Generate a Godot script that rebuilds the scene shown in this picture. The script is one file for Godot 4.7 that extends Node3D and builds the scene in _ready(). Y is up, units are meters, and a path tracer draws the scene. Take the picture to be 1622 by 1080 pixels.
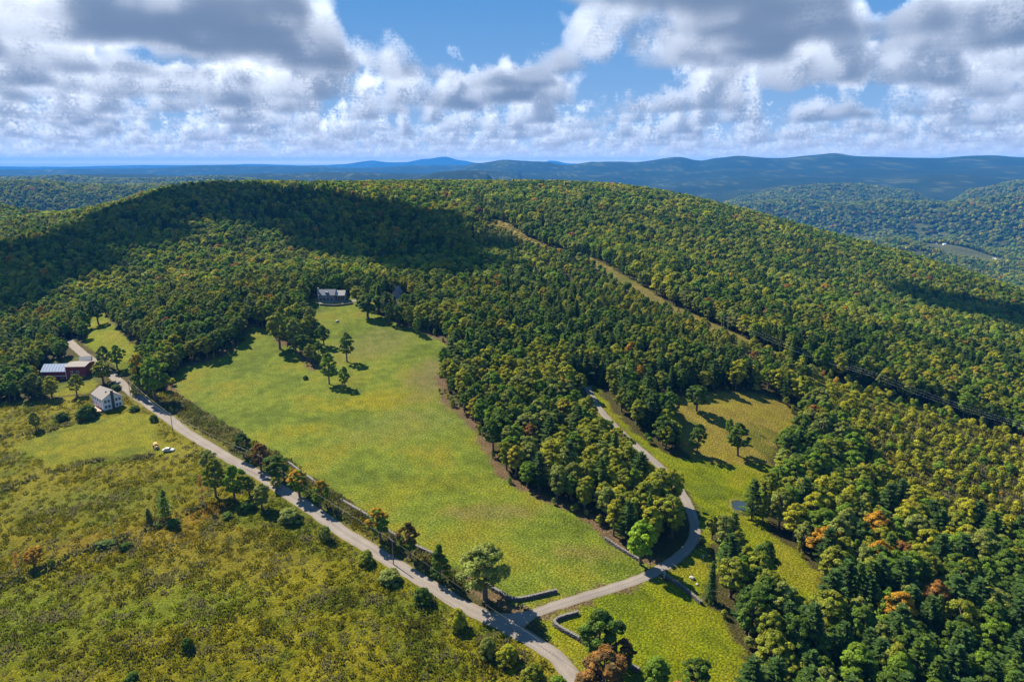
extends Node3D

var camera: Camera3D
var taken := {}
var near_height := PackedFloat32Array()
var mats := {}
var lib := {}
var lumps := FastNoiseLite.new()
var patch := FastNoiseLite.new()
var cover_noise := FastNoiseLite.new()
var puff_noise := FastNoiseLite.new()
const SUN_WAY := Vector3(-0.525, 0.669, -0.525)

func _ready():
	# camera, sky, sun, haze and exposure
	camera = Camera3D.new()
	camera.name = "camera"
	camera.fov = 53.09
	camera.position = Vector3(0, 120, 0)
	camera.rotation_degrees = Vector3(-14.57, 0, 0)
	camera.near = 1.0
	camera.far = 90000.0
	add_child(camera)
	var env := Environment.new()
	env.background_mode = Environment.BG_SKY
	env.tonemap_mode = Environment.TONE_MAPPER_LINEAR
	env.tonemap_exposure = 3.1
	env.sdfgi_enabled = true
	env.ssao_enabled = true
	env.ssil_enabled = true
	env.fog_enabled = true
	env.fog_density = 0.000045
	env.fog_light_color = Color(0.22, 0.61, 1.0)
	var sun := DirectionalLight3D.new()
	sun.name = "sun"
	sun.light_energy = 1.55
	sun.light_angular_distance = 0.53
	sun.light_color = Color(1.0, 0.95, 0.86)
	sun.shadow_enabled = true
	add_child(sun)
	sun.look_at_from_position(SUN_WAY * 1000.0, Vector3.ZERO)
	for n in [[lumps, 0.05, 3, 5], [patch, 0.012, 4, 9], [cover_noise, 1.0 / 2300.0, 3, 21], [puff_noise, 1.0 / 700.0, 3, 33]]:
		n[0].noise_type = FastNoiseLite.TYPE_SIMPLEX_SMOOTH
		n[0].frequency = n[1]
		n[0].fractal_type = FastNoiseLite.FRACTAL_FBM
		n[0].fractal_octaves = n[2]
		n[0].seed = n[3]
	var sky := Sky.new()
	var pano := PanoramaSkyMaterial.new()
	pano.panorama = ImageTexture.create_from_image(sky_picture())
	pano.energy_multiplier = SKY_SCALE / env.tonemap_exposure
	sky.sky_material = pano
	env.sky = sky
	var we := WorldEnvironment.new()
	we.name = "world"
	we.environment = env
	add_child(we)
	print("sky ", Time.get_ticks_msec())
	# the land
	make_materials()
	fill_heights()
	build_ground()
	build_hills()
	print("land ", Time.get_ticks_msec())
	build_road("road", ROAD_LINE, 2.45)
	build_road("driveway", DRIVE_LINE, 1.85)
	build_road("yard_drive", YARD_DRIVE_LINE, 2.2)
	build_pond()
	make_library()
	print("library ", Time.get_ticks_msec())
	build_forest()
	build_lone_trees()
	print("trees ", Time.get_ticks_msec())
	build_cloud()
	build_white_house()
	build_barn()
	build_grey_house()
	build_cottage()
	build_far_houses()
	build_walls()
	build_poles()
	build_vehicles()
	build_small_things()
	build_weeds()
	print("done ", Time.get_ticks_msec())

const HILL_KNOTS := [[6.8, -163.6, 10.0503], [-20.5, -175.2, -2.6902], [-53.1, -205.1, -20.3454], [-104.9, -253.8, -16.7737], [-152.4, -295.4, 43.6042], [-217.5, -360.3, 35.1772], [-288.8, -429.4, -29.7465], [-277.1, -348.9, -38.3102], [-195.2, -236, 19.2313], [-130.6, -146.7, -47.0714], [-80.4, -143.2, -20.1881], [-134.3, -194.1, -44.1307], [-109.9, -208.2, 54.9315], [-32.4, -139.8, 13.9468], [-85.3, -275.8, -16.9858], [-136.5, -340.7, -55.5566], [-172.8, -380.2, -123.5753], [-29.6, -268.7, 22.8997], [-56.5, -340.6, 25.1355], [-66.5, -407.9, 25.3560], [-119, -465.3, -128.8275], [-89.2, -471, 122.7124], [8.7, -219.2, 35.2324], [10.8, -280.4, 58.5841], [39.6, -230.7, -6.8999], [59.5, -207.2, 45.2829], [51.8, -275.8, -158.7417], [102.1, -306.9, 71.5052], [133.8, -318.5, 195.7732], [86, -228.5, 10.1817], [94.8, -184.3, 105.2084], [143, -168.7, -0.2859], [183.1, -224.1, -63.8691], [251.1, -318.6, -141.1225], [199.2, -344.5, -35.8899], [127.1, -257.5, -139.1171], [154.6, -415.3, 84.1342], [114, -506.2, -17.9210], [36.3, -428.7, -51.9316], [-4.7, -452.9, -47.7169], [44.4, -139.8, 89.7881], [77.5, -144.4, -165.9618], [-312.6, -507.3, -55.6352], [-331.4, -461.7, 10.3444], [-345.2, -443.2, -60.2936], [-250.2, -471, 45.1150], [-185.2, -479.3, 245.3244], [-20.7, -870, 191.5212], [78.9, -660, 131.5609], [69.8, -1310, 4.0204], [-66.8, -1450, -24.3741], [230.8, -1350, 31.8233], [341.2, -1300, 8.8347], [444.2, -1250, 8.3287], [548.5, -1220, -16.2458], [648.4, -1190, 6.0137], [725, -1130, 58.1005], [800.8, -1050, 5.7537], [362.4, -650, -67.0866], [412.8, -530, 42.8132], [327, -800, 46.2028], [176.8, -800, -89.1038], [538.8, -830, -47.5326], [-417, -1000, 44.8056], [-305.9, -1020, 2.1455], [-508.3, -1000, 183.8316], [-591.4, -980, -175.9132], [-721.1, -1050, 67.7654], [-960.1, -1300, 157.5692], [-1224.1, -1400, 73.6153], [-527.4, -700, -13.1319], [-364.1, -640, 14.3225], [-322.5, -760, 38.2836], [-155.7, -800, -47.9289], [-155.5, -640, -4.8198], [-74.2, -720, -200.2750], [-132.3, -960, -113.1235], [-305.1, -1600, 7.9516], [-407.8, -1550, 59.1041], [-779.9, -1250, -237.9792], [-676.2, -1300, 93.2424], [-564.7, -1350, 30.0032], [-470.6, -1400, -88.9598], [-935.9, -1500, -189.1996], [-834.1, -1600, 133.9116], [-260, -120, 17.1436], [0, -0, 17.2748], [300, -0, -10.4261], [300, -150, 86.2493], [-500, -300, 25.3881], [700, -400, 18.5487], [900, -900, -15.2170], [1100, -1300, -40.0548], [1600, -2000, 9.0998], [800, -1900, -33.2822], [300, -2000, 21.7129], [900, -3000, -1.8952], [0, -2600, 4.6256], [-900, -1900, -50.7030], [-500, -2400, -18.0275], [-1500, -1500, -22.4427], [-1200, -2600, 9.6287], [-1100, -800, -13.9726], [-800, -700, -12.5941], [2000, -1000, 5.9287], [1500, -400, -6.1335], [-1500, -600, 1.7916], [-2500, -2500, -1.2247], [2500, -3000, 2.7994]]
const HILL_PLANE := [37.1156, 0.4170, -27.0260]
var BIG_FIELD := PackedVector2Array([Vector2(-192.4, -365.3), Vector2(-174.4, -341), Vector2(-147, -313.4), Vector2(-128.4, -294.4), Vector2(-114.3, -279.8), Vector2(-92.6, -261.5), Vector2(-78.1, -244.3), Vector2(-65, -231.3), Vector2(-49.7, -214.9), Vector2(-35.4, -199.9), Vector2(-21.7, -187.3), Vector2(-7.6, -175.3), Vector2(0.7, -168.4), Vector2(6.9, -165.7), Vector2(21.8, -173.4), Vector2(35.9, -180.8), Vector2(45.8, -187.2), Vector2(39.9, -188.6), Vector2(30.8, -199.9), Vector2(27.6, -208.3), Vector2(13.3, -220.9), Vector2(0.9, -231.6), Vector2(-6.4, -242.9), Vector2(-10.5, -257.2), Vector2(-15.2, -274.1), Vector2(-25.1, -296.7), Vector2(-34, -313.6), Vector2(-39.4, -335), Vector2(-38.7, -361.3), Vector2(-36.8, -388.3), Vector2(-42.1, -396.9), Vector2(-59.9, -417), Vector2(-78.7, -434.6), Vector2(-89.2, -446.9), Vector2(-102.2, -458.9), Vector2(-111.7, -470.4), Vector2(-135.1, -468.4), Vector2(-137.7, -456.9), Vector2(-125.4, -424), Vector2(-122.9, -400.1), Vector2(-110.7, -375.9), Vector2(-107.8, -358.3), Vector2(-119.1, -373.3), Vector2(-130.2, -398.6), Vector2(-143.1, -403.2), Vector2(-156.7, -426.7), Vector2(-170, -429.7), Vector2(-167.2, -410.6), Vector2(-171, -394.9), Vector2(-181.9, -384.3), Vector2(-191.8, -381.4)])
var UPPER_LAWN := PackedVector2Array([Vector2(-337.9, -530.1), Vector2(-327.3, -531.2), Vector2(-274.7, -460.6), Vector2(-243.3, -421.7), Vector2(-226, -403.6), Vector2(-216.8, -375.2), Vector2(-224.5, -376.6), Vector2(-245.1, -398.2), Vector2(-284.4, -437.7)])
var HOUSE_LAWN := PackedVector2Array([Vector2(-230.1, -290.6), Vector2(-224.8, -301.9), Vector2(-211.8, -315.4), Vector2(-207.7, -319.1), Vector2(-193.5, -322.2), Vector2(-181.4, -320.3), Vector2(-171.6, -307.8), Vector2(-160, -285.9), Vector2(-140.7, -276.1), Vector2(-135, -270.8), Vector2(-156.3, -274), Vector2(-182, -275.5), Vector2(-194.7, -266.7)])
var BARN_LAWN := PackedVector2Array([Vector2(-265.8, -364.3), Vector2(-239.1, -373), Vector2(-233.7, -363.7), Vector2(-231.3, -353.6), Vector2(-251.4, -352.1)])
var SHED_LAWN := PackedVector2Array([Vector2(-245.2, -304.9), Vector2(-224.8, -301.9), Vector2(-230.1, -290.6), Vector2(-194.7, -266.7), Vector2(-217.3, -266.5)])
var TAN_FIELD := PackedVector2Array([Vector2(75.9, -308.4), Vector2(80.3, -317.1), Vector2(94.8, -325.1), Vector2(122.3, -331.1), Vector2(136.4, -325.1), Vector2(136.4, -308.6), Vector2(128.2, -291.3), Vector2(116.3, -280.3), Vector2(108.9, -264.2), Vector2(88.5, -260.3), Vector2(75.8, -262), Vector2(72.4, -282)])
var GREEN_FIELD := PackedVector2Array([Vector2(39.9, -331.1), Vector2(43, -329.7), Vector2(46.3, -306.6), Vector2(55.4, -280.6), Vector2(66.2, -264), Vector2(75.8, -262), Vector2(88.5, -260.3), Vector2(108.9, -264.2), Vector2(105.3, -251.4), Vector2(92.8, -234.6), Vector2(89.8, -210.4), Vector2(94.5, -198.8), Vector2(96.5, -189.9), Vector2(94.4, -183.3), Vector2(88, -168.6), Vector2(82.7, -165.5), Vector2(81.6, -174.5), Vector2(79.6, -184.4), Vector2(77.5, -195.4), Vector2(75.9, -207.9), Vector2(76.4, -220.2), Vector2(67, -204.7), Vector2(63.8, -192), Vector2(59.5, -182.1), Vector2(55.9, -175.9), Vector2(53.4, -169.3), Vector2(45.8, -181), Vector2(51.7, -187.4), Vector2(60, -196.6), Vector2(64.5, -208.1), Vector2(67.2, -223), Vector2(66.3, -239.2), Vector2(63.3, -252.9), Vector2(56.3, -270.5), Vector2(49.3, -286.8), Vector2(42.1, -309.6)])
var SOUTH_FIELD := PackedVector2Array([Vector2(6, -160.1), Vector2(20.3, -167.8), Vector2(35, -175.5), Vector2(45.4, -180.7), Vector2(53.4, -169.3), Vector2(58.6, -167.2), Vector2(58.9, -159.2), Vector2(60.1, -152.4), Vector2(60.9, -144.9), Vector2(59.2, -135.7), Vector2(42, -130.6), Vector2(30.6, -131.8), Vector2(19.7, -139), Vector2(13.4, -147.2)])
var STRIP_CLEAR := PackedVector2Array([Vector2(37.1, -335), Vector2(49.3, -286.8), Vector2(63.3, -252.9), Vector2(66.3, -239.2), Vector2(61.8, -223.5), Vector2(54.7, -233.6), Vector2(46.7, -252.7), Vector2(38.2, -272.6), Vector2(31.1, -305.4)])
var BARN_CLEAR := PackedVector2Array([Vector2(-281.2, -383.5), Vector2(-297.8, -415), Vector2(-263.2, -414.6), Vector2(-240.9, -386), Vector2(-230.9, -366.4), Vector2(-245.6, -359.7), Vector2(-263.5, -357.2)])
var FAR_CLEARING := PackedVector2Array([Vector2(1613.4, -2775.2), Vector2(1691.5, -2904.4), Vector2(1847, -2904.4), Vector2(1955.9, -2714.6), Vector2(1880.1, -2565), Vector2(1769, -2446.7), Vector2(1616.1, -2530.1), Vector2(1558.9, -2656.6)])
var REGROWTH := PackedVector2Array([Vector2(164.3, -365.2), Vector2(184.7, -365.9), Vector2(231.7, -351.9), Vector2(267.7, -331.6), Vector2(278.7, -312.6), Vector2(188.4, -196.5), Vector2(181.5, -215.1), Vector2(169.7, -225.5), Vector2(156.6, -231.3), Vector2(151.1, -243.4), Vector2(148.6, -263.7), Vector2(152.3, -289.2), Vector2(153.2, -322.5)])
var CLOUD_SHADE := PackedVector2Array([Vector2(-606, -750.7), Vector2(-548.2, -792.2), Vector2(-505.6, -834.6), Vector2(-446.5, -964.3), Vector2(-349.3, -986), Vector2(-229.9, -1007.6), Vector2(-134.8, -978.9), Vector2(-78.4, -802.7), Vector2(-66.6, -644.3), Vector2(-97.1, -575), Vector2(-168.6, -682), Vector2(-243.9, -800.9), Vector2(-332.5, -843.7), Vector2(-418.3, -846.3), Vector2(-416.5, -713.8), Vector2(-425.7, -605.1), Vector2(-482.7, -589.5)])
var VALLEY_SHADE := PackedVector2Array([Vector2(452.7, -790.8), Vector2(551.4, -850.3), Vector2(661.1, -862.1), Vector2(637.4, -751.9), Vector2(495.2, -580), Vector2(503.4, -650.2), Vector2(472.8, -724.9)])
var GRAY_YARD := PackedVector2Array([Vector2(-143.6, -483.3), Vector2(-120, -485.3), Vector2(-96.4, -485.9), Vector2(-78.9, -491.2), Vector2(-76.3, -473.7), Vector2(-93.4, -469.6), Vector2(-89.7, -449.4), Vector2(-110.6, -467.5), Vector2(-134.7, -467.1), Vector2(-139.2, -459.3)])
var ROAD_LINE := PackedVector2Array([Vector2(28.5, -128.2), Vector2(22.1, -134.3), Vector2(15.4, -140.1), Vector2(11, -147.4), Vector2(4.8, -153.2), Vector2(-2.2, -158.7), Vector2(-12.5, -166.1), Vector2(-22.1, -174.7), Vector2(-32.8, -184.3), Vector2(-53.3, -203.2), Vector2(-70.4, -220), Vector2(-83.7, -232.9), Vector2(-102, -250.7), Vector2(-129, -274.6), Vector2(-153.2, -297.3), Vector2(-167.3, -312.2), Vector2(-199.4, -343.7), Vector2(-214.1, -358.5), Vector2(-228.2, -373.2), Vector2(-246, -391.5), Vector2(-263.5, -408.2), Vector2(-283.5, -429.1), Vector2(-303.1, -451.1)])
var DRIVE_LINE := PackedVector2Array([Vector2(-1.9, -158.7), Vector2(6.8, -163.9), Vector2(21.6, -171.4), Vector2(35.5, -178.4), Vector2(46.5, -186), Vector2(55.6, -195.4), Vector2(61.6, -205.8), Vector2(63.9, -218.2), Vector2(64, -231.6), Vector2(62.8, -245.1), Vector2(59, -257.1), Vector2(54.5, -268.1), Vector2(49.7, -279.9), Vector2(44.6, -293.9), Vector2(40.6, -309.5), Vector2(38.1, -329.5)])
var HEDGE_A := PackedVector2Array([Vector2(-164.1, -177.2), Vector2(-159, -185.9), Vector2(-152.2, -193.4), Vector2(-144.3, -204), Vector2(-135.2, -206.8), Vector2(-126.9, -216), Vector2(-114.2, -228)])
var HEDGE_B := PackedVector2Array([Vector2(-209, -235), Vector2(-202.7, -246.4), Vector2(-197.8, -257.7), Vector2(-188.1, -263.1), Vector2(-179.8, -271.7), Vector2(-167.4, -274.2), Vector2(-137.9, -270)])
var HEDGE_C := PackedVector2Array([Vector2(-259.8, -300.1), Vector2(-244.1, -303.4), Vector2(-232.6, -304.4), Vector2(-211.8, -315.4)])
var CORRIDOR_LINE := PackedVector2Array([Vector2(283.2, -318.2), Vector2(269.5, -334.1), Vector2(236.3, -359.6), Vector2(181, -374), Vector2(146.1, -413.8), Vector2(112.2, -497.7), Vector2(75.3, -655.1), Vector2(-20.8, -873.7)])
var YARD_DRIVE_LINE := PackedVector2Array([Vector2(-138.3, -472.2), Vector2(-112.5, -476.2), Vector2(-94.8, -477.4), Vector2(-77.5, -482)])
var WALL_A := PackedVector2Array([Vector2(-62.2, -226.2), Vector2(-49.1, -214)])
var WALL_B := PackedVector2Array([Vector2(-45.3, -208.7), Vector2(-35.2, -199.2), Vector2(-24.9, -191.7)])
var WALL_C := PackedVector2Array([Vector2(-7.6, -175.8), Vector2(-3.8, -172.3), Vector2(1.3, -168.9), Vector2(12.6, -172.6)])
var WALL_D := PackedVector2Array([Vector2(18, -163.5), Vector2(11.5, -159.6), Vector2(18.6, -152.9), Vector2(24.7, -147.4), Vector2(31.4, -143)])
var WALL_E := PackedVector2Array([Vector2(46.6, -181.1), Vector2(50.8, -175.6), Vector2(54, -170.2)])
var WALL_F := PackedVector2Array([Vector2(30.8, -199.9), Vector2(35.1, -194.2), Vector2(39.9, -188.6)])
var WALL_G := PackedVector2Array([Vector2(-91.6, -258.2), Vector2(-75.5, -240.2)])
var WALL_H := PackedVector2Array([Vector2(-133.5, -465.9), Vector2(-123.2, -465), Vector2(-111.8, -469)])
const LONE := [
	[-7.7, -169.9, 20.3, 17.6, "spread", "grey", "big spreading grey-green tree where the road meets the driveway"],
	[-21.2, -178.7, 12.6, 7.9, "cone", "deep", "cone-shaped dark green tree between road and big field"],
	[-31.9, -189.9, 14.5, 6.7, "oval", "turning_red", "narrow tree turning red at the top beside stone wall"],
	[-43.1, -200.2, 13.2, 8.3, "round", "turning_orange", "round tree with orange top beside the roadside stone wall"],
	[-25.6, -167.2, 9.1, 7.1, "shrub", "deep", "dark round bush on the meadow edge opposite the big spreading tree"],
	[-37.1, -177.1, 8.8, 9.3, "shrub", "grey", "broad grey-green bush on the meadow edge beside a utility pole"],
	[-46.2, -187.5, 8.1, 6.7, "shrub", "olive", "small olive bush at the meadow edge near the utility pole"],
	[-15.0, -157.1, 9.7, 7.1, "shrub", "yellow", "yellow-green bush between meadow and road junction"],
	[-6.4, -146.6, 8.5, 5.7, "shrub", "grey", "dusty green bush touching a yellower bush below the junction"],
	[-1.3, -144.4, 8.6, 6.9, "shrub", "yellow", "yellowish bush touching a dusty green bush below the junction"],
	[5.1, -137.5, 9.6, 7.3, "shrub", "olive", "large olive bush leaning over the road verge"],
	[11.1, -136.5, 6.0, 5.4, "shrub", "mid", "low green bush at the road verge beside large olive bush"],
	[-62.1, -201.5, 8.5, 5.0, "shrub", "grey", "narrow grey-green bush alone on the meadow side of the road"],
	[-125.0, -257.6, 9.2, 7.2, "round", "grey", "small grey-green tree on the meadow side of the road"],
	[-112.1, -234.8, 17.5, 8.6, "oval", "olive", "tall olive tree in the roadside clump above the meadow"],
	[-103.5, -231.2, 15.8, 8.5, "oval", "mid", "tall green tree in the roadside clump above the meadow"],
	[-99.5, -235.2, 8.6, 4.8, "oval", "deep", "slim dark tree at the edge of the roadside clump"],
	[-96.4, -221.9, 8.5, 7.7, "shrub", "deep", "dark bush in front of the roadside clump"],
	[-90.7, -223.8, 11.0, 7.3, "round", "grey", "grey-green tree standing beside the wooden pole and road"],
	[-89.7, -236.8, 6.3, 3.8, "oval", "yellow", "thin yellow-green tree at the road edge"],
	[-78.6, -213.0, 10.6, 10.5, "shrub", "grey", "wide rounded bush on the meadow side of the road"],
	[-102.1, -218.4, 4.4, 5.4, "shrub", "deep", "low dark bush below the roadside clump in the meadow"],
	[-114.0, -228.0, 12.7, 4.2, "bare", "rust", "half-bare rusty tree standing in the meadow"],
	[-113.0, -265.8, 12.5, 6.9, "oval", "pine", "dark blue-green tree between road and big field"],
	[-101.5, -253.7, 13.1, 7.7, "oval", "maroon", "maroon tree between road and big field"],
	[-91.0, -243.5, 12.7, 9.8, "round", "deep", "broad dark green tree between road and big field"],
	[-79.1, -231.1, 12.7, 8.5, "round", "turning_orange", "orange-topped tree on the strip between road and field"],
	[-69.0, -222.3, 12.4, 6.4, "oval", "turning_orange", "slim tree with orange leaves between road and field"],
	[-124.3, -220.8, 12.4, 5.0, "pine", "mid", "lone young pine with bare lower trunk in the meadow"],
	[-130.4, -220.7, 5.5, 3.2, "pine", "olive", "small sapling beside the lone pine in the meadow"],
	[-136.0, -208.3, 10.3, 2.6, "bare", "olive", "thin upright sapling in the meadow"],
	[-155.7, -196.5, 7.8, 5.8, "round", "orange", "orange leaved small tree along the meadow hedge line"],
	[-158.7, -193.4, 8.2, 2.8, "bare", "rust", "thin bare sapling next to orange tree in the meadow"],
	[-130.2, -202.8, 5.2, 5.1, "shrub", "deep", "dark bush at the foot of a thin sapling"],
	[-139.1, -204.3, 4.7, 8.1, "shrub", "deep", "long dark bush along the meadow hedge line"],
	[-120.5, -214.9, 5.9, 6.6, "shrub", "deep", "dark bush at the foot of the lone pine"],
	[-125.5, -215.5, 3.4, 3.5, "shrub", "deep", "small dark bush near the lone pine"],
	[-150.1, -194.9, 5.0, 3.7, "shrub", "olive", "olive bush beside orange tree in the meadow"],
	[-87.0, -154.1, 6.2, 4.3, "shrub", "deep", "solitary dark bush in the open rough meadow"],
	[-96.6, -143.9, 4.8, 4.4, "shrub", "deep", "solitary brownish bush low in the rough meadow"],
	[-213.8, -317.1, 14.8, 12.5, "shrub", "deep", "large dark bush beside the white house"],
	[-225.8, -317.6, 9.3, 8.1, "shrub", "deep", "dark bush in the scrub beyond the white house lawn"],
	[-230.0, -308.2, 11.0, 5.5, "oval", "grey", "small grey-green tree in scrub near the lawn edge"],
	[-174.7, -309.8, 6.5, 5.2, "shrub", "deep", "round dark bush between lawn and road"],
	[-192.4, -324.2, 6.1, 7.0, "shrub", "deep", "dark bush at the corner of the white house"],
	[-230.5, -366.3, 14.1, 11.4, "round", "olive", "airy small tree between barn and white house"],
	[-218.5, -354.4, 6.5, 7.6, "shrub", "deep", "dark bush behind the white house roof"],
	[-242.6, -388.9, 15.1, 7.5, "oval", "deep", "dark oval tree across the road from the barn"],
	[-232.8, -384.9, 16.5, 8.9, "oval", "mid", "green oval tree across the road from the barn"],
	[-200.9, -348.7, 24.7, 8.8, "oval", "turning_orange", "tall orange-tinged tree beside the upper road"],
	[-186.3, -337.2, 26.7, 14.5, "round", "mid", "large green tree where the big field meets the road"],
	[-202.4, -344.9, 11.6, 6.7, "shrub", "yellow", "yellowish bush beside the upper road"],
	[-300.8, -482.9, 21.4, 11.0, "oval", "deep", "lone oval tree on the upper lawn strip"],
	[-93.6, -370.9, 19.1, 10.4, "spread", "deep", "dark tree standing alone in the upper field"],
	[-86.2, -334.4, 13.2, 5.9, "oval", "mid", "small green tree below the lone dark field tree"],
	[-96.1, -341.2, 19.2, 8.0, "oval", "mid", "tall oval tree at the tip of the field clump"],
	[-107.1, -364.9, 16.7, 7.8, "oval", "deep", "dark oval tree in the middle of the field clump"],
	[-113.2, -396.8, 14.4, 8.4, "oval", "deep", "dark tree at the top of the field clump"],
	[-121.0, -383.9, 14.8, 10.3, "round", "deep", "round dark tree of the field clump by the garden path"],
	[-139.9, -396.7, 25.6, 13.7, "round", "olive", "large olive tree below the grey house"],
	[-128.8, -391.4, 21.5, 11.3, "round", "grey", "grey-green tree below the grey house"],
	[-130.4, -427.4, 15.3, 8.9, "round", "grey", "grey tree beside the yard of the grey house"],
	[-111.7, -350.1, 4.6, 4.1, "shrub", "deep", "tiny shrub alone in the big field"],
	[-108.6, -470.3, 13.4, 12.4, "round", "olive", "round tree beside the grey house"],
	[-96.9, -474.2, 14.0, 8.9, "round", "mid", "round green tree between the two houses"],
	[-95.7, -441.2, 18.6, 15.9, "round", "deep", "broad dark tree below the grey house terrace"],
	[-79.2, -427.6, 16.1, 6.5, "oval", "deep", "slim tree with clear trunk at the top field edge"],
	[-72.3, -425.1, 15.2, 7.3, "oval", "deep", "dark slim tree at the top field edge"],
	[-65.4, -419.3, 16.2, 6.4, "oval", "olive", "olive slim tree at the top field edge"],
	[-58.5, -409.1, 12.4, 5.8, "oval", "mid", "small round tree in front of the top field edge"],
	[88.0, -306.1, 15.1, 10.2, "round", "deep", "round dark tree at the top of the tan clearing"],
	[96.3, -269.2, 16.6, 9.9, "oval", "deep", "tall dark tree standing in the tan clearing"],
	[97.7, -285.7, 9.0, 4.0, "oval", "mid", "slim small tree just behind the tall clearing tree"],
	[78.6, -268.6, 14.8, 6.7, "oval", "deep", "oval tree at the edge of the tan clearing"],
	[111.0, -288.9, 3.7, 2.0, "bare", "olive", "tiny sapling in the tan clearing"],
	[57.3, -171.6, 13.3, 4.4, "spruce", "pine", "lone dark spruce beside stone wall and boulders"],
	[69.0, -197.0, 14.5, 7.0, "round", "grey", "grey-green tree in the clump beside the curving driveway"],
	[66.8, -203.9, 9.5, 5.1, "round", "olive", "olive tree in the clump beside the curving driveway"],
	[71.3, -191.9, 11.6, 6.4, "round", "olive", "olive tree at the lower end of the driveway clump"],
	[85.6, -219.8, 16.2, 7.2, "pine", "deep", "pine leaning over the small pond"],
	[88.3, -216.5, 12.9, 5.3, "round", "olive", "small tree with pale trunk beside the pond"],
	[21.4, -145.6, 16.9, 10.8, "oval", "deep", "tall dark tree beside the entrance stone wall"],
	[21.3, -133.7, 15.5, 12.4, "round", "maroon", "large reddish brown tree beside the road below the entrance wall"],
	[27.8, -142.1, 11.4, 5.6, "oval", "turning_red", "tree turning red behind the tall tree by the entrance wall"],
	[33.9, -136.0, 11.3, 7.5, "round", "mid", "round green tree on the lower grass field"],
	[44.4, -137.4, 11.2, 6.7, "round", "deep", "round dark tree on the lower grass field"],
	[39.8, -187.0, 17.1, 9.8, "round", "bright", "bright green tree at the end of the wood by the driveway"],
]
const RIDGES := [
	[3400, 700, [[-45.05, 55], [-36.18, 43], [-34.10, 44], [-31.58, 26], [-27.68, 23], [-24.76, 26], [-21.28, 6], [-15.80, -84]]], # valley_left
	[5200, 500, [[-32.72, -37], [-31.20, -16], [-30.03, -6], [-28.87, -19], [-27.29, -46]]], # blue_knoll
	[8000, 1500, [[-44.96, 36], [-36.09, 19], [-30.71, 24], [-24.67, 6], [-19.35, 22], [-14.64, 33], [-8.74, 10], [-2.62, 30], [2.52, -26]]], # left_mid
	[14000, 2500, [[-44.91, 43], [-36.04, 32], [-31.79, 38], [-27.11, 45], [-22.44, 87], [-17.92, 86], [-12.68, 49], [-5.68, 84], [-1.59, 72], [4.57, 11]]], # left_far
	[6200, 700, [[-10.77, -45], [-7.74, 2], [-5.69, 45], [-3.65, 66], [-1.85, 45], [-0.05, -15]]], # centre_knoll
	[11000, 2200, [[-5.69, 35], [-3.90, 92], [-2.61, 130], [-0.56, 177], [0.97, 158], [2.00, 149], [4.56, 92], [6.59, 139], [9.60, 148], [13.27, 222], [14.97, 166], [16.38, 202], [17.77, 229], [20.52, 200], [23.15, 234], [24.51, 258], [26.12, 214], [28.55, 204], [30.87, 194], [33.77, 215], [35.93, 190], [44.23, 168]]], # main_range
	[24000, 3000, [[-44.88, 47], [-36.01, 53], [-30.63, 67], [-24.60, 45], [-20.21, 81], [-16.52, 61], [-13.64, 121], [-11.18, 222], [-9.95, 161], [-8.70, 162], [-6.93, 265], [-5.41, 327], [-4.14, 224], [-2.61, 121], [0.98, 58], [3.28, 183], [4.81, 100], [9.61, 38], [44.30, 61]]], # far_peaks
	[4700, 450, [[14.78, -225], [18.53, -127], [21.72, -106], [25.25, -127], [28.92, -93], [32.04, -104], [36.31, -56], [41.89, -52]]], # right_fold
	[9300, 700, [[4.58, -33], [9.63, 17], [13.59, 2], [18.32, 51], [21.95, 30], [27.03, 70], [31.73, 45], [36.01, 88], [41.58, 66]]], # right_back
	[8800, 700, [[-12.72, -37], [-8.23, -9], [-2.63, -41], [2.52, 6], [7.12, -17], [11.65, -60]]], # centre_back
	[5800, 600, [[-45.00, 38], [-36.14, 18], [-32.97, 27], [-28.83, 1], [-23.41, 13], [-18.02, -19]]], # left_fold
	[8200, 1100, [[9.67, -98], [14.58, -46], [21.55, -19], [27.92, -19], [31.77, 17], [36.13, -13], [44.41, 13]]], # right_shelf
	[6300, 800, [[16.12, -161], [18.92, -109], [21.61, -59], [23.80, -41], [26.36, -52], [29.23, -87], [31.98, -128]]], # right_hump
	[6000, 900, [[31.27, -155], [33.39, -68], [36.16, -2], [40.19, 36], [44.48, 4]]], # right_edge
]

# ---------------------------------------------------------------- sky
const SKY_SCALE := 1.5
# where the cloud deck is thicker or thinner: azimuth, elevation, their spreads (degrees), amount
const SKY_MASSES := [[-30.0, 10.5, 13.0, 4.0, 0.30], [-16.0, 10.0, 7.0, 5.0, 0.22], [-3.5, 11.5, 8.0, 4.5, -0.55], [8.5, 6.6, 4.0, 1.8, -0.45], [17.0, 10.5, 8.0, 3.6, 0.42], [33.0, 9.0, 9.0, 3.0, 0.30],
	[26.5, 11.5, 2.2, 2.0, -0.5], [24.0, 4.6, 4.0, 1.3, -0.35], [-25.0, 7.4, 4.0, 0.8, -0.35], [2.0, 6.0, 6.0, 1.3, 0.28], [-14.0, 7.6, 5.0, 1.2, 0.2]]

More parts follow.
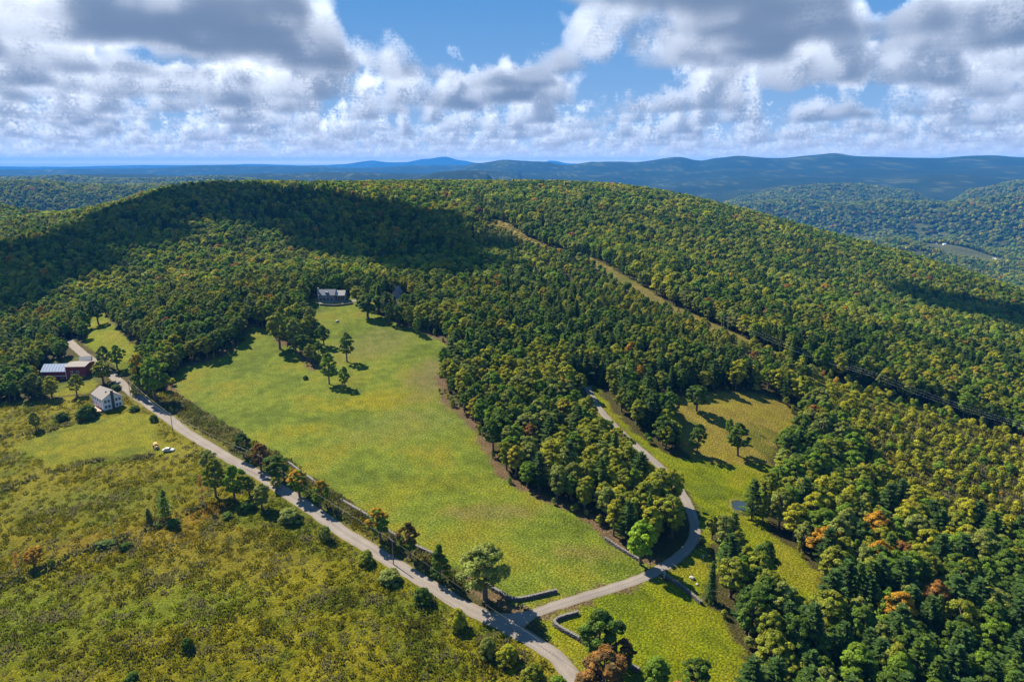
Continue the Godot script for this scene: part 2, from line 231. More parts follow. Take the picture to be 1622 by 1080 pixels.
func sky_color(az: float, el: float) -> Color:
	var up := sin(el)
	if up <= 0.003:
		return Color(1.5, 1.32, 1.02)
	var blue := Vector3(0.42, 0.62, 0.86).lerp(Vector3(0.085, 0.30, 0.68), clampf(pow(up * 4.0, 0.55), 0.0, 1.0))
	var dir := Vector3(sin(az) * cos(el), up, -cos(az) * cos(el))
	var lift := up + 0.010
	var bias := 0.0
	var ad := rad_to_deg(az)
	var ed := rad_to_deg(el)
	for m in SKY_MASSES:
		var q: float = pow((ad - m[0]) / m[2], 2.0) + pow((ed - m[1]) / m[3], 2.0)
		if q < 6.0:
			bias += m[4] * exp(-q)
	bias += -0.17 - 0.10 * clampf((ed - 13.0) / 6.0, 0.0, 1.0) + 0.04 * clampf((4.0 - ed) / 3.0, 0.0, 1.0)
	var steps := 40
	var through := 1.0
	var light := Vector3.ZERO
	var glow := pow(clampf(dir.dot(SUN_WAY) * 0.5 + 0.5, 0.0, 1.0), 10.0)
	var thick := 1350.0
	var base := 950.0
	var dt := thick / lift / steps
	var i := 0
	var jit := 0.5 + 0.7 * (fposmod(sin(ad * 127.1 + ed * 311.7) * 43758.5, 1.0) - 0.5)
	var fine := clampf(8000.0 * lift / base, 0.25, 1.0)
	while i < steps:
		var hf := (i + jit) / steps
		var t := (base + hf * thick) / lift
		var x := dir.x * t
		var z := dir.z * t
		var cov := cover_noise.get_noise_2d(x, z) + bias
		var need := 0.02 + 0.55 * hf
		if cov < need - 0.30:
			i += 2 if cov < need - 0.45 else 1
			continue
		var puff := puff_noise.get_noise_3d(x, hf * thick, z) * fine
		var dens := cov - need + 0.52 * puff
		i += 1
		if dens <= 0.0:
			continue
		dens = minf(dens * 3.2, 1.0) * minf(1.0, hf * 14.0 + 0.2)
		# what stands between this point and the sun
		var h2 := hf + 300.0 * 0.669 / thick
		var shade := 0.0
		if h2 < 1.0:
			shade = maxf(0.0, cover_noise.get_noise_2d(x + SUN_WAY.x * 300.0, z + SUN_WAY.z * 300.0) + bias - 0.02 - 0.55 * h2 + (0.52 * puff_noise.get_noise_3d(x + SUN_WAY.x * 300.0, h2 * thick, z + SUN_WAY.z * 300.0) * fine))
		var lit := exp(-shade * 10.0)
		var a := 1.0 - exp(-dens * clampf(dt / 130.0, 0.35, 2.0))
		var c := Vector3(0.17, 0.25, 0.40).lerp(Vector3(0.44, 0.54, 0.72), hf) + Vector3(1.0, 1.0, 1.0) * (lit * (0.80 + 1.1 * glow) * (0.10 + 1.25 * sqrt(hf)))
		light += c * (a * through)
		through *= 1.0 - a
		if through < 0.02:
			break
	var out := blue * through + light
	out = out.lerp(Vector3(0.82, 0.85, 0.90), 0.32 * exp(-ed * 0.5))
	out = out.lerp(Vector3(1.5, 1.32, 1.02), 0.9 * exp(-ed * 1.5))
	return Color(out.x, out.y, out.z)

var sky_rows := []
var sky_grid := [0, 0, 0, 0]   # first column, columns, first row, pixels round

func sky_row(j: int) -> void:
	var row := PackedByteArray()
	var n: int = sky_grid[1]
	var wide: int = sky_grid[3]
	row.resize(n * 3)
	var el: float = (0.5 - (sky_grid[2] + j + 0.5) / (wide / 2.0)) * PI
	for i in n:
		var c := Color(0.95, 0.95, 0.94)
		if el > -0.02:
			c = sky_color(wrapf((sky_grid[0] + i + 0.5) / wide * TAU, -PI, PI), el)
		c = Color(minf(c.r / SKY_SCALE, 1.0), minf(c.g / SKY_SCALE, 1.0), minf(c.b / SKY_SCALE, 1.0)).linear_to_srgb()
		row[i * 3] = c.r8
		row[i * 3 + 1] = c.g8
		row[i * 3 + 2] = c.b8
	sky_rows[j] = row

func sky_part(c0: int, cols: int, r0: int, rows: int, wide: int) -> Image:
	sky_grid = [c0, cols, r0, wide]
	sky_rows.resize(rows)
	var job := WorkerThreadPool.add_group_task(sky_row, rows)
	WorkerThreadPool.wait_for_group_task_completion(job)
	var all := PackedByteArray()
	for j in rows:
		all.append_array(sky_rows[j])
	return Image.create_from_data(cols, rows, false, Image.FORMAT_RGB8, all)

func sky_picture() -> Image:
	var all := sky_part(0, 512, 0, 256, 512)
	all.resize(4096, 2048, Image.INTERPOLATE_CUBIC)
	# the same sky, worked out finely near the horizon ahead
	var fine := sky_part(-540, 1080, 800, 226, 4096)
	all.blit_rect(fine, Rect2i(540, 0, 540, 226), Vector2i(0, 800))
	all.blit_rect(fine, Rect2i(0, 0, 540, 226), Vector2i(4096 - 540, 800))
	return all

# ---------------------------------------------------------------- helpers
func lin(r: float, g: float, b: float) -> Color:
	return Color(r, g, b).linear_to_srgb()

func numbered(called: String) -> String:
	var n: int = taken.get(called, 0)
	taken[called] = n + 1
	return called if n == 0 else "%s_%03d" % [called, n]

func tag(o: Node, label: String, category: String, group := "", kind := "") -> void:
	if label: o.set_meta("label", label)
	if category: o.set_meta("category", category)
	if group: o.set_meta("group", group)
	if kind: o.set_meta("kind", kind)

func thing(called: String, label: String, category: String, at: Vector3, turn := 0.0, group := "") -> Node3D:
	var o := Node3D.new()
	o.name = numbered(called)
	add_child(o)
	o.position = at
	o.rotation.y = turn
	tag(o, label, category, group)
	return o

func part(called: String, mesh: Mesh, mat: Material, parent: Node, xf := Transform3D()) -> MeshInstance3D:
	var o := MeshInstance3D.new()
	o.name = called
	o.mesh = mesh
	if mat: o.material_override = mat
	parent.add_child(o, true)
	o.transform = xf
	return o

func structure(called: String, mesh: Mesh, mat: Material) -> MeshInstance3D:
	var o := part(numbered(called), mesh, mat, self)
	o.set_meta("kind", "structure")
	return o

func plain(r: float, g: float, b: float, rough := 0.85, metal := 0.0) -> StandardMaterial3D:
	var m := StandardMaterial3D.new()
	m.albedo_color = lin(r, g, b)
	m.roughness = rough
	m.metallic = metal
	return m

func noise_tex(freq: float, lo: Color, hi: Color, octaves := 4, sd := 1, size := 512) -> NoiseTexture2D:
	var n := FastNoiseLite.new()
	n.noise_type = FastNoiseLite.TYPE_SIMPLEX_SMOOTH
	n.frequency = freq
	n.fractal_octaves = octaves
	n.seed = sd
	var t := NoiseTexture2D.new()
	t.width = size
	t.height = size
	t.seamless = true
	t.noise = n
	var g := Gradient.new()
	g.set_color(0, lo)
	g.set_color(1, hi)
	g.set_offset(0, 0.2)
	g.set_offset(1, 0.8)
	t.color_ramp = g
	return t

const TINTS := {
	"deep": [0.092, 0.156, 0.016], "mid": [0.155, 0.250, 0.018], "olive": [0.223, 0.250, 0.020], "grey": [0.230, 0.266, 0.051], "yellow": [0.343, 0.341, 0.020],
	"bright": [0.244, 0.382, 0.018], "gold": [0.379, 0.326, 0.024], "orange": [0.455, 0.257, 0.019], "rust": [0.285, 0.145, 0.034], "maroon": [0.162, 0.100, 0.031], "pine": [0.063, 0.122, 0.022],
}

func leaf_mat(tint: String) -> StandardMaterial3D:
	var key := "leaf_" + tint
	if not mats.has(key):
		var m := StandardMaterial3D.new()
		var t: Array = TINTS.get(tint, [0.6667, 0.6667, 0.6667])
		m.albedo_color = lin(t[0] * 1.5, t[1] * 1.5, t[2] * 1.5)
		m.vertex_color_use_as_albedo = true
		m.roughness = 0.75
		m.metallic_specular = 0.3
		m.backlight_enabled = true
		m.backlight = lin(0.80, 0.84, 0.50)
		m.cull_mode = BaseMaterial3D.CULL_DISABLED
		mats[key] = m
	return mats[key]

func make_materials() -> void:
	var g := StandardMaterial3D.new()
	g.vertex_color_use_as_albedo = true
	g.roughness = 0.95
	g.metallic_specular = 0.15
	g.albedo_texture = noise_tex(0.045, Color(0.62, 0.64, 0.58), Color(1, 1, 1), 5, 3)
	g.uv1_scale = Vector3(1, 1, 1)
	g.heightmap_enabled = true
	g.heightmap_texture = noise_tex(0.06, Color.BLACK, Color.WHITE, 4, 4)
	g.heightmap_scale = 16.0
	mats.ground = g
	var h := StandardMaterial3D.new()
	h.vertex_color_use_as_albedo = true
	h.roughness = 1.0
	h.metallic_specular = 0.05
	h.albedo_texture = noise_tex(0.05, Color(0.35, 0.38, 0.32), Color(1, 1, 1), 5, 7)
	mats.hills = h
	var r := StandardMaterial3D.new()
	r.vertex_color_use_as_albedo = true
	r.roughness = 0.95
	r.metallic_specular = 0.2
	r.albedo_texture = noise_tex(0.03, Color(0.90, 0.89, 0.88), Color(1, 1, 1), 5, 11)
	mats.road = r
	mats.bark = plain(0.09, 0.07, 0.055)
	mats.pale_bark = plain(0.30, 0.27, 0.23)
	mats.white_paint = plain(0.66, 0.67, 0.68, 0.6)
	mats.trim = plain(0.75, 0.75, 0.73, 0.6)
	mats.glass = plain(0.02, 0.025, 0.03, 0.08)
	mats.shingle = plain(0.13, 0.115, 0.11)
	mats.barn_red = plain(0.17, 0.022, 0.025)
	mats.grey_wall = plain(0.16, 0.17, 0.19)
	mats.slate = plain(0.10, 0.115, 0.14)
	mats.metal_roof = plain(0.20, 0.25, 0.34, 0.38, 0.6)
	mats.deck = plain(0.36, 0.20, 0.15)
	mats.wood = plain(0.13, 0.10, 0.08)
	mats.stone = plain(0.065, 0.06, 0.056)
	mats.cap_stone = plain(0.105, 0.097, 0.09)
	mats.pale_stone = plain(0.27, 0.26, 0.24)
	mats.wire = plain(0.75, 0.75, 0.72, 0.5, 0.0)
	mats.dark_wire = plain(0.10, 0.10, 0.10, 0.6)

# ---------------------------------------------------------------- terrain
const CELL := 10.0
const COLS := 300
const ROWS := 345
func fill_heights() -> void:
	near_height.resize(COLS * ROWS)
	var n := HILL_KNOTS.size()
	var kx := PackedFloat32Array()
	var kz := PackedFloat32Array()
	var kw := PackedFloat32Array()
	for k in HILL_KNOTS:
		kx.append(k[0] / 500.0)
		kz.append(k[1] / 500.0)
		kw.append(k[2] * 0.5)
	for j in ROWS:
		var z := (50.0 - j * CELL) / 500.0
		for i in COLS:
			var x := (-1500.0 + i * CELL) / 500.0
			if absf(x) > -z * 0.95 + 1.0:
				near_height[j * COLS + i] = -20.0
				continue
			var h: float = HILL_PLANE[0] + HILL_PLANE[1] * x - HILL_PLANE[2] * z
			for k in n:
				var dx := x - kx[k]
				var dz := z - kz[k]
				var r2 := dx * dx + dz * dz + 1e-9
				h += kw[k] * r2 * log(r2)
			near_height[j * COLS + i] = h

func smooth_height(x: float, z: float) -> float:
	var u := clampf((x + 1500.0) / CELL, 0.0, COLS - 1.001)
	var v := clampf((50.0 - z) / CELL, 0.0, ROWS - 1.001)
	var i := int(u)
	var j := int(v)
	var fu := u - i
	var fv := v - j
	var k := j * COLS + i
	return lerpf(lerpf(near_height[k], near_height[k + 1], fu), lerpf(near_height[k + COLS], near_height[k + COLS + 1], fu), fv)

func ground_height(x: float, z: float) -> float:
	return smooth_height(x, z) + lumps.get_noise_2d(x * 0.5, z * 0.5) * 0.35

func ridge_height(r: float, az: float, h: float) -> float:
	for rg in RIDGES:
		var q: float = (r - rg[0]) / rg[1]
		if absf(q) > 2.6:
			continue
		var p: Array = rg[2]
		if az < p[0][0] or az > p[-1][0]:
			continue
		var top := 0.0
		for k in p.size() - 1:
			if az <= p[k + 1][0]:
				var f: float = (az - p[k][0]) / (p[k + 1][0] - p[k][0])
				top = lerpf(p[k][1], p[k + 1][1], f * f * (3.0 - 2.0 * f))
				break
		var ends := minf(1.0, minf(az - p[0][0], p[-1][0] - az) / 2.0)
		top += patch.get_noise_2d(az * 9.0 + rg[0], 0.0) * 0.0022 * rg[0]
		h = maxf(h, h + (top - h) * exp(-q * q) * ends)
	return h

func land_height(x: float, z: float) -> float:
	var r := sqrt(x * x + z * z)
	var t := smoothstep(2100.0, 3100.0, r)
	var h := 0.0
	if t < 1.0:
		h = smooth_height(x, z)
	if t > 0.0:
		var f := -225.0 + patch.get_noise_2d(x * 0.024, z * 0.024) * 90.0 + patch.get_noise_2d(x * 0.09 + 900.0, z * 0.09) * 62.0
		f = ridge_height(r, rad_to_deg(atan2(x, -z)), f)
		h = lerpf(h, f, t)
	return h

var zone_box := {}
func in_zone(p: Vector2, poly: PackedVector2Array, key: String) -> bool:
	if not zone_box.has(key):
		var b := Rect2(poly[0], Vector2.ZERO)
		for q in poly:
			b = b.expand(q)
		zone_box[key] = b
	return zone_box[key].has_point(p) and Geometry2D.is_point_in_polygon(p, poly)

func line_distance(p: Vector2, line: PackedVector2Array) -> float:
	var best := 1e9
	for k in line.size() - 1:
		best = minf(best, p.distance_squared_to(Geometry2D.get_closest_point_to_segment(p, line[k], line[k + 1])))
	return sqrt(best)

# which kind of open land lies here: "" is woodland
func zone(p: Vector2) -> String:
	if p.y > -520.0 and p.y < -100.0:
		for k in [["field", BIG_FIELD], ["green", GREEN_FIELD], ["tan", TAN_FIELD], ["south", SOUTH_FIELD], ["lawn", HOUSE_LAWN], ["barn_lawn", BARN_LAWN], ["upper_lawn", UPPER_LAWN], ["yard", GRAY_YARD], ["verge", BARN_CLEAR], ["strip", STRIP_CLEAR]]:
			if in_zone(p, k[1], k[0]):
				return k[0]
	if p.y > -400.0:
		# the rough meadow lies on the camera's side of the road
		var side := road_side(p)
		if side > 0.0 and p.x < 30.0 and p.y > meadow_end(p.x):
			return "meadow"
		if side > -15.0 and p.x < -14.0 and p.y > -349.0:
			return "verge"
	var c := corridor_distance(p)
	if c < (8.0 if p.y < -600.0 else (10.0 if p.y < -400.0 else 8.0)):
		return "corridor" if p.y < -400.0 else "regrowth"
	if in_zone(p, REGROWTH, "regrowth"):
		return "regrowth"
	return ""

func corridor_distance(p: Vector2) -> float:
	if p.y < -900.0 or p.x < -60.0:
		return 1e9
	return line_distance(p, CORRIDOR_LINE)

func meadow_end(x: float) -> float:
	return -334.0 if x > -227.0 else -350.0

# signed distance to the road: positive on the meadow side
func road_side(p: Vector2) -> float:
	var best := 1e9
	var sgn := 1.0
	for k in ROAD_LINE.size() - 1:
		var q := Geometry2D.get_closest_point_to_segment(p, ROAD_LINE[k], ROAD_LINE[k + 1])
		var d := p.distance_squared_to(q)
		if d < best:
			best = d
			sgn = signf((ROAD_LINE[k + 1] - ROAD_LINE[k]).cross(p - ROAD_LINE[k]))
	return -sqrt(best) * sgn

# stands of other grasses in the open land: x, z, spread along x and z, colour, strength
const STANDS := [
	[-70.0, -316.0, 24.0, 13.0, [0.187, 0.169, 0.009], 0.9], [-92.0, -290.0, 20.0, 9.0, [0.187, 0.169, 0.009], 0.7], [-86.0, -342.0, 12.0, 16.0, [0.180, 0.158, 0.014], 0.6], [-45.0, -290.0, 40.0, 16.0, [0.122, 0.144, 0.036], 0.5],
	[-40.0, -345.0, 14.0, 30.0, [0.137, 0.115, 0.050], 0.75], [-28.0, -310.0, 7.0, 16.0, [0.137, 0.101, 0.050], 0.7], [-80.0, -400.0, 26.0, 30.0, [0.137, 0.133, 0.043], 0.6], [-30.0, -235.0, 30.0, 10.0, [0.166, 0.158, 0.011], 0.5], [-8.0, -215.0, 20.0, 5.0, [0.137, 0.112, 0.043], 0.6],
	[25.0, -192.0, 15.0, 5.0, [0.144, 0.115, 0.036], 0.6], [-130.0, -210.0, 55.0, 9.0, [0.158, 0.112, 0.009], 0.8], [-95.0, -200.0, 30.0, 14.0, [0.137, 0.112, 0.014], 0.5], [-110.0, -225.0, 10.0, 8.0, [0.173, 0.094, 0.014], 0.8], [-170.0, -262.0, 20.0, 8.0, [0.151, 0.130, 0.014], 0.6],
	[-190.0, -283.0, 24.0, 9.0, [0.173, 0.158, 0.011], 0.7], [-150.0, -168.0, 45.0, 20.0, [0.094, 0.119, 0.009], 0.8], [-95.0, -172.0, 25.0, 8.0, [0.094, 0.122, 0.009], 0.7], [-160.0, -235.0, 30.0, 12.0, [0.094, 0.112, 0.018], 0.6],
]

func ground_color(x: float, z: float) -> Color:
	var jit := lumps.get_noise_2d(x * 2.0 + 50.0, z * 2.0) * 2.2
	var p := Vector2(x + jit, z + lumps.get_noise_2d(x * 2.0, z * 2.0 + 70.0) * 2.2)
	var kind := zone(p)
	var n := patch.get_noise_2d(x * 1.6, z * 1.6)
	var f := lumps.get_noise_2d(x * 3.0, z * 3.0)
	var c := Vector3(0.061, 0.054, 0.019)
	match kind:
		"field": c = Vector3(0.130, 0.162, 0.018)
		"green", "south", "upper_lawn": c = Vector3(0.140, 0.162, 0.004)
		"lawn", "barn_lawn": c = Vector3(0.155, 0.155, 0.010)
		"yard": c = Vector3(0.122, 0.144, 0.022)
		"tan": c = Vector3(0.191, 0.148, 0.029)
		"meadow": c = Vector3(0.128, 0.116, 0.005)
		"verge": c = Vector3(0.083, 0.083, 0.025)
		"strip": c = Vector3(0.10, 0.085, 0.035)
		"corridor": c = Vector3(0.166, 0.130, 0.040)
		"regrowth": c = Vector3(0.115, 0.115, 0.014)
		"":
			var d := line_distance(p, BIG_FIELD)
			if d < 5.0:
				c = Vector3(0.122, 0.083, 0.047)
	if kind != "":
		var m := patch.get_noise_2d(x * 5.0 + 400.0, z * 5.0)
		c = c.lerp(Vector3(0.176, 0.155, 0.014), clampf(n * 1.3 + m * 0.7 + f * 0.3, 0.0, 0.7))
		c = c.lerp(Vector3(0.061, 0.090, 0.010), clampf(-n * 1.2 - m * 0.7 - f * 0.3, 0.0, 0.6))
		if kind != "corridor":
			for s in STANDS:
				var q: float = pow((x - s[0]) / s[2], 2.0) + pow((z - s[1]) / s[3], 2.0)
				if q < 3.0:
					var w: float = clampf((exp(-q) + n * 0.5 + f * 0.35 - 0.22) * 1.6, 0.0, 1.0) * s[5]
					c = c.lerp(Vector3(s[4][0], s[4][1], s[4][2]), w)
	c *= 1.0 + 0.30 * f
	return Color(clampf(c.x, 0, 1), clampf(c.y, 0, 1), clampf(c.z, 0, 1))

func grid_mesh(nx: int, nz: int, v: PackedVector3Array, c: PackedColorArray, uv: PackedVector2Array, keep: PackedByteArray) -> ArrayMesh:
	var nor := PackedVector3Array()
	nor.resize(v.size())
	for j in nz:
		for i in nx:
			var k := j * nx + i
			var a := v[k + (1 if i < nx - 1 else 0)] - v[k - (1 if i > 0 else 0)]
			var b := v[k + (nx if j < nz - 1 else 0)] - v[k - (nx if j > 0 else 0)]
			var m := a.cross(b).normalized()
			nor[k] = m if m.y > 0.0 else -m
	var idx := PackedInt32Array()
	for j in nz - 1:
		for i in nx - 1:
			var k := j * nx + i
			if keep.size() and not (keep[k] and keep[k + 1] and keep[k + nx] and keep[k + nx + 1]):
				continue
			# rows run away from the camera, so this order is clockwise seen from above
			idx.append_array([k, k + nx, k + 1, k + 1, k + nx, k + nx + 1])
	var arr := []
	arr.resize(Mesh.ARRAY_MAX)
	arr[Mesh.ARRAY_VERTEX] = v
	arr[Mesh.ARRAY_NORMAL] = nor
	arr[Mesh.ARRAY_COLOR] = c
	arr[Mesh.ARRAY_TEX_UV] = uv
	arr[Mesh.ARRAY_INDEX] = idx
	var m := ArrayMesh.new()
	m.add_surface_from_arrays(Mesh.PRIMITIVE_TRIANGLES, arr)
	return m

func build_ground() -> void:
	var step := 2.0
	var nx := 400
	var nz := 300
	var v := PackedVector3Array()
	var c := PackedColorArray()
	var uv := PackedVector2Array()
	for j in nz:
		var z := -20.0 - j * step
		for i in nx:
			var x := -400.0 + i * step
			if absf(x) > -z * 0.95 + 60.0:
				v.append(Vector3(x, smooth_height(x, z), z))
				c.append(Color(0.1, 0.1, 0.02))
			else:
				v.append(Vector3(x, ground_height(x, z), z))
				c.append(ground_color(x, z))
			uv.append(Vector2(x, z) / 23.0)
	structure("ground", grid_mesh(nx, nz, v, c, uv, PackedByteArray()), mats.ground)

func build_hills() -> void:
	var zs := PackedFloat32Array()
	var z := 30.0
	while z > -30000.0:
		zs.append(z)
		z -= maxf(14.0, 0.013 * absf(z))
	var half := PackedFloat32Array()
	var x := 7.0
	while x < 26000.0:
		half.append(x)
		x += maxf(14.0, 0.013 * x)
	var xs := PackedFloat32Array()
	for k in range(half.size() - 1, -1, -1):
		xs.append(-half[k])
	xs.append_array(half)
	var v := PackedVector3Array()
	var c := PackedColorArray()
	var uv := PackedVector2Array()
	var keep := PackedByteArray()
	for zz in zs:
		for xx in xs:
			var on := absf(xx) < -zz * 0.92 + 500.0
			keep.append(1 if on else 0)
			if not on:
				v.append(Vector3(xx, 0, zz))
				c.append(Color.BLACK)
			else:
				var h := land_height(xx, zz)
				if absf(xx) < 395.0 and zz > -610.0 and zz < -25.0:
					h -= 2.5
				v.append(Vector3(xx, h, zz))
				var r := sqrt(xx * xx + zz * zz)
				var n := patch.get_noise_2d(xx * 0.12, zz * 0.12)
				var f := patch.get_noise_2d(xx * 0.7, zz * 0.7)
				var col := Vector3(0.036, 0.052, 0.018).lerp(Vector3(0.060, 0.072, 0.022), clampf(0.4 + n + f * 0.6, 0.0, 1.0))
				if r > 1500.0:
					if f + n * 0.6 > 0.46:
						col = Vector3(0.13, 0.145, 0.05)
					if in_zone(Vector2(xx, zz), FAR_CLEARING, "far_clearing"):
						col = Vector3(0.15, 0.16, 0.07)
				var cd := corridor_distance(Vector2(xx, zz))
				if cd < 10.0 and zz < -400.0:
					col = Vector3(0.23, 0.18, 0.055)
				c.append(Color(col.x, col.y, col.z))
			uv.append(Vector2(xx, zz) / 160.0)
	structure("hills", grid_mesh(xs.size(), zs.size(), v, c, uv, keep), mats.hills)

func resample(line: PackedVector2Array, step: float) -> PackedVector2Array:
	var curve := Curve2D.new()
	for k in line.size():
		var a := line[maxi(k - 1, 0)]
		var b := line[mini(k + 1, line.size() - 1)]
		var t := (b - a) / 6.0
		curve.add_point(line[k], -t, t)
	curve.bake_interval = step
	return curve.get_baked_points()

func build_road(called: String, line: PackedVector2Array, half: float) -> void:
	var pts := resample(line, 1.6)
	var v := PackedVector3Array()
	var c := PackedColorArray()
	var uv := PackedVector2Array()
	var across := 13
	for k in pts.size():
		var dir := (pts[mini(k + 1, pts.size() - 1)] - pts[maxi(k - 1, 0)]).normalized()
		var side := Vector2(-dir.y, dir.x)
		var flare := 0.0
		if called == "driveway":
			flare = maxf(0.0, 1.0 - k * 1.6 / 13.0)
			flare = flare * flare * 5.5
		for i in across:
			var s := i / (across - 1.0) * 2.0 - 1.0
			var w := half + flare + lumps.get_noise_2d(k * 3.0, 40.0 * signf(s)) * 0.35
			var p := pts[k] + side * (s * w)
			v.append(Vector3(p.x, ground_height(p.x, p.y) + (0.16 if called == "road" else 0.13) - 0.10 * absf(s), p.y))
			var worn := 0.5 * exp(-pow((absf(s) - 0.42) / 0.16, 2.0))
			var n := lumps.get_noise_2d(p.x * 2.0, p.y * 2.0)
			var col := Vector3(0.175, 0.156, 0.138).lerp(Vector3(0.225, 0.202, 0.182), worn + n * 0.5)
			if absf(s) > 0.95:
				col = Vector3(0.15, 0.125, 0.06)
			c.append(Color(col.x, col.y, col.z))
			uv.append(p / 9.0)
	structure(called, grid_mesh(across, pts.size(), v, c, uv, PackedByteArray()), mats.road)

func build_pond() -> void:
	var at := Vector2(85.3, -227.1)
	var st := SurfaceTool.new()
	st.begin(Mesh.PRIMITIVE_TRIANGLES)
	var y := -1e9
	var rim := []
	for k in 28:
		var a := k * TAU / 28.0
		var r := 1.0 + 0.12 * sin(a * 3.0 + 1.0)
		var q := at + Vector2(cos(a) * 4.6, sin(a) * 3.9) * r
		rim.append(q)
		y = maxf(y, ground_height(q.x, q.y))
	y += 0.05
	for k in 28:
		var q: Vector2 = rim[k]
		var w: Vector2 = rim[(k + 1) % 28]
		for p in [at, q, w]:
			st.set_normal(Vector3.UP)
			st.add_vertex(Vector3(p.x, y, p.y))
	var m := plain(0.02, 0.025, 0.02, 0.04)
	m.metallic_specular = 0.7
	structure("pond", st.commit(), m)
	# the low bank that holds the water
	st = SurfaceTool.new()
	st.begin(Mesh.PRIMITIVE_TRIANGLES)
	for k in 28:
		var a: Vector2 = rim[k]
		var b: Vector2 = rim[(k + 1) % 28]
		var ring := []
		for q in [a, b]:
			var out: Vector2 = (q - at).normalized()
			for s in [[-0.25, y - 0.3], [0.25, y + 0.28], [0.9, y + 0.2], [2.2, -1.0]]:
				var w: Vector2 = q + out * s[0]
				ring.append(Vector3(w.x, s[1] if s[1] > -0.999 or s[1] < -1.001 else ground_height(w.x, w.y) - 0.1, w.y))
		for s in 3:
			for t in [ring[s], ring[s + 4], ring[s + 1], ring[s + 1], ring[s + 4], ring[s + 5]]:
				st.set_color(Color(0.13, 0.13, 0.03))
				st.set_uv(Vector2(t.x, t.z) / 23.0)
				st.add_vertex(t)
	st.generate_normals()
	structure("pond_bank", st.commit(), mats.ground)

# ---------------------------------------------------------------- tree shapes
class Leaves:
	var v := PackedVector3Array()
	var n := PackedVector3Array()
	var c := PackedColorArray()
	var idx := PackedInt32Array()
	func kite(at: Vector3, nor: Vector3, along: Vector3, long: float, wide: float, col: Color) -> void:
		var side := nor.cross(along).normalized() * wide
		var a := along * long
		var k := v.size()
		v.append(at - a)
		v.append(at + side + a * 0.1)
		v.append(at + a)
		v.append(at - side + a * 0.1)
		for i in 4:
			n.append(nor)
			c.append(col)
		idx.append_array([k, k + 1, k + 2, k, k + 2, k + 3])
	func tube(a: Vector3, b: Vector3, ra: float, rb: float, col: Color, sides := 5) -> void:
		var d := (b - a).normalized()
		var x := d.cross(Vector3(0.31, 0.2, 0.93)).normalized()
		var y := d.cross(x)
		var k := v.size()
		for i in sides:
			var t := i * TAU / sides
			var o := x * cos(t) + y * sin(t)
			v.append(a + o * ra)
			v.append(b + o * rb)
			for j in 2:
				n.append(o)
				c.append(col)
		for i in sides:
			var p := k + i * 2
			var q := k + (i + 1) % sides * 2
			idx.append_array([p, p + 1, q, q, p + 1, q + 1])
	func surface_to(m: ArrayMesh, mat: Material) -> void:
		var arr := []
		arr.resize(Mesh.ARRAY_MAX)
		arr[Mesh.ARRAY_VERTEX] = v
		arr[Mesh.ARRAY_NORMAL] = n
		arr[Mesh.ARRAY_COLOR] = c
		arr[Mesh.ARRAY_INDEX] = idx
		m.add_surface_from_arrays(Mesh.PRIMITIVE_TRIANGLES, arr)
		m.surface_set_material(m.get_surface_count() - 1, mat)

func ball(rng: RandomNumberGenerator) -> Vector3:
	var y := rng.randf_range(-1.0, 1.0)
	var a := rng.randf() * TAU
	var r := sqrt(1.0 - y * y)
	return Vector3(cos(a) * r, y, sin(a) * r)

func outline(shape: String, t: float) -> float:
	match shape:
		"oval": return pow(maxf(sin(PI * pow(t, 0.80)), 0.0), 0.62)
		"cone": return pow(1.0 - t, 0.75) * minf(1.0, t * 7.0 + 0.45)
		"spread": return pow(maxf(sin(PI * pow(t * 0.96 + 0.02, 0.62)), 0.0), 0.55)
		"shrub": return sqrt(maxf(1.0 - pow(t, 2.2), 0.0))
	return sqrt(maxf(1.0 - pow(t * 2.0 - 0.9, 2.0) / 1.22, 0.0))

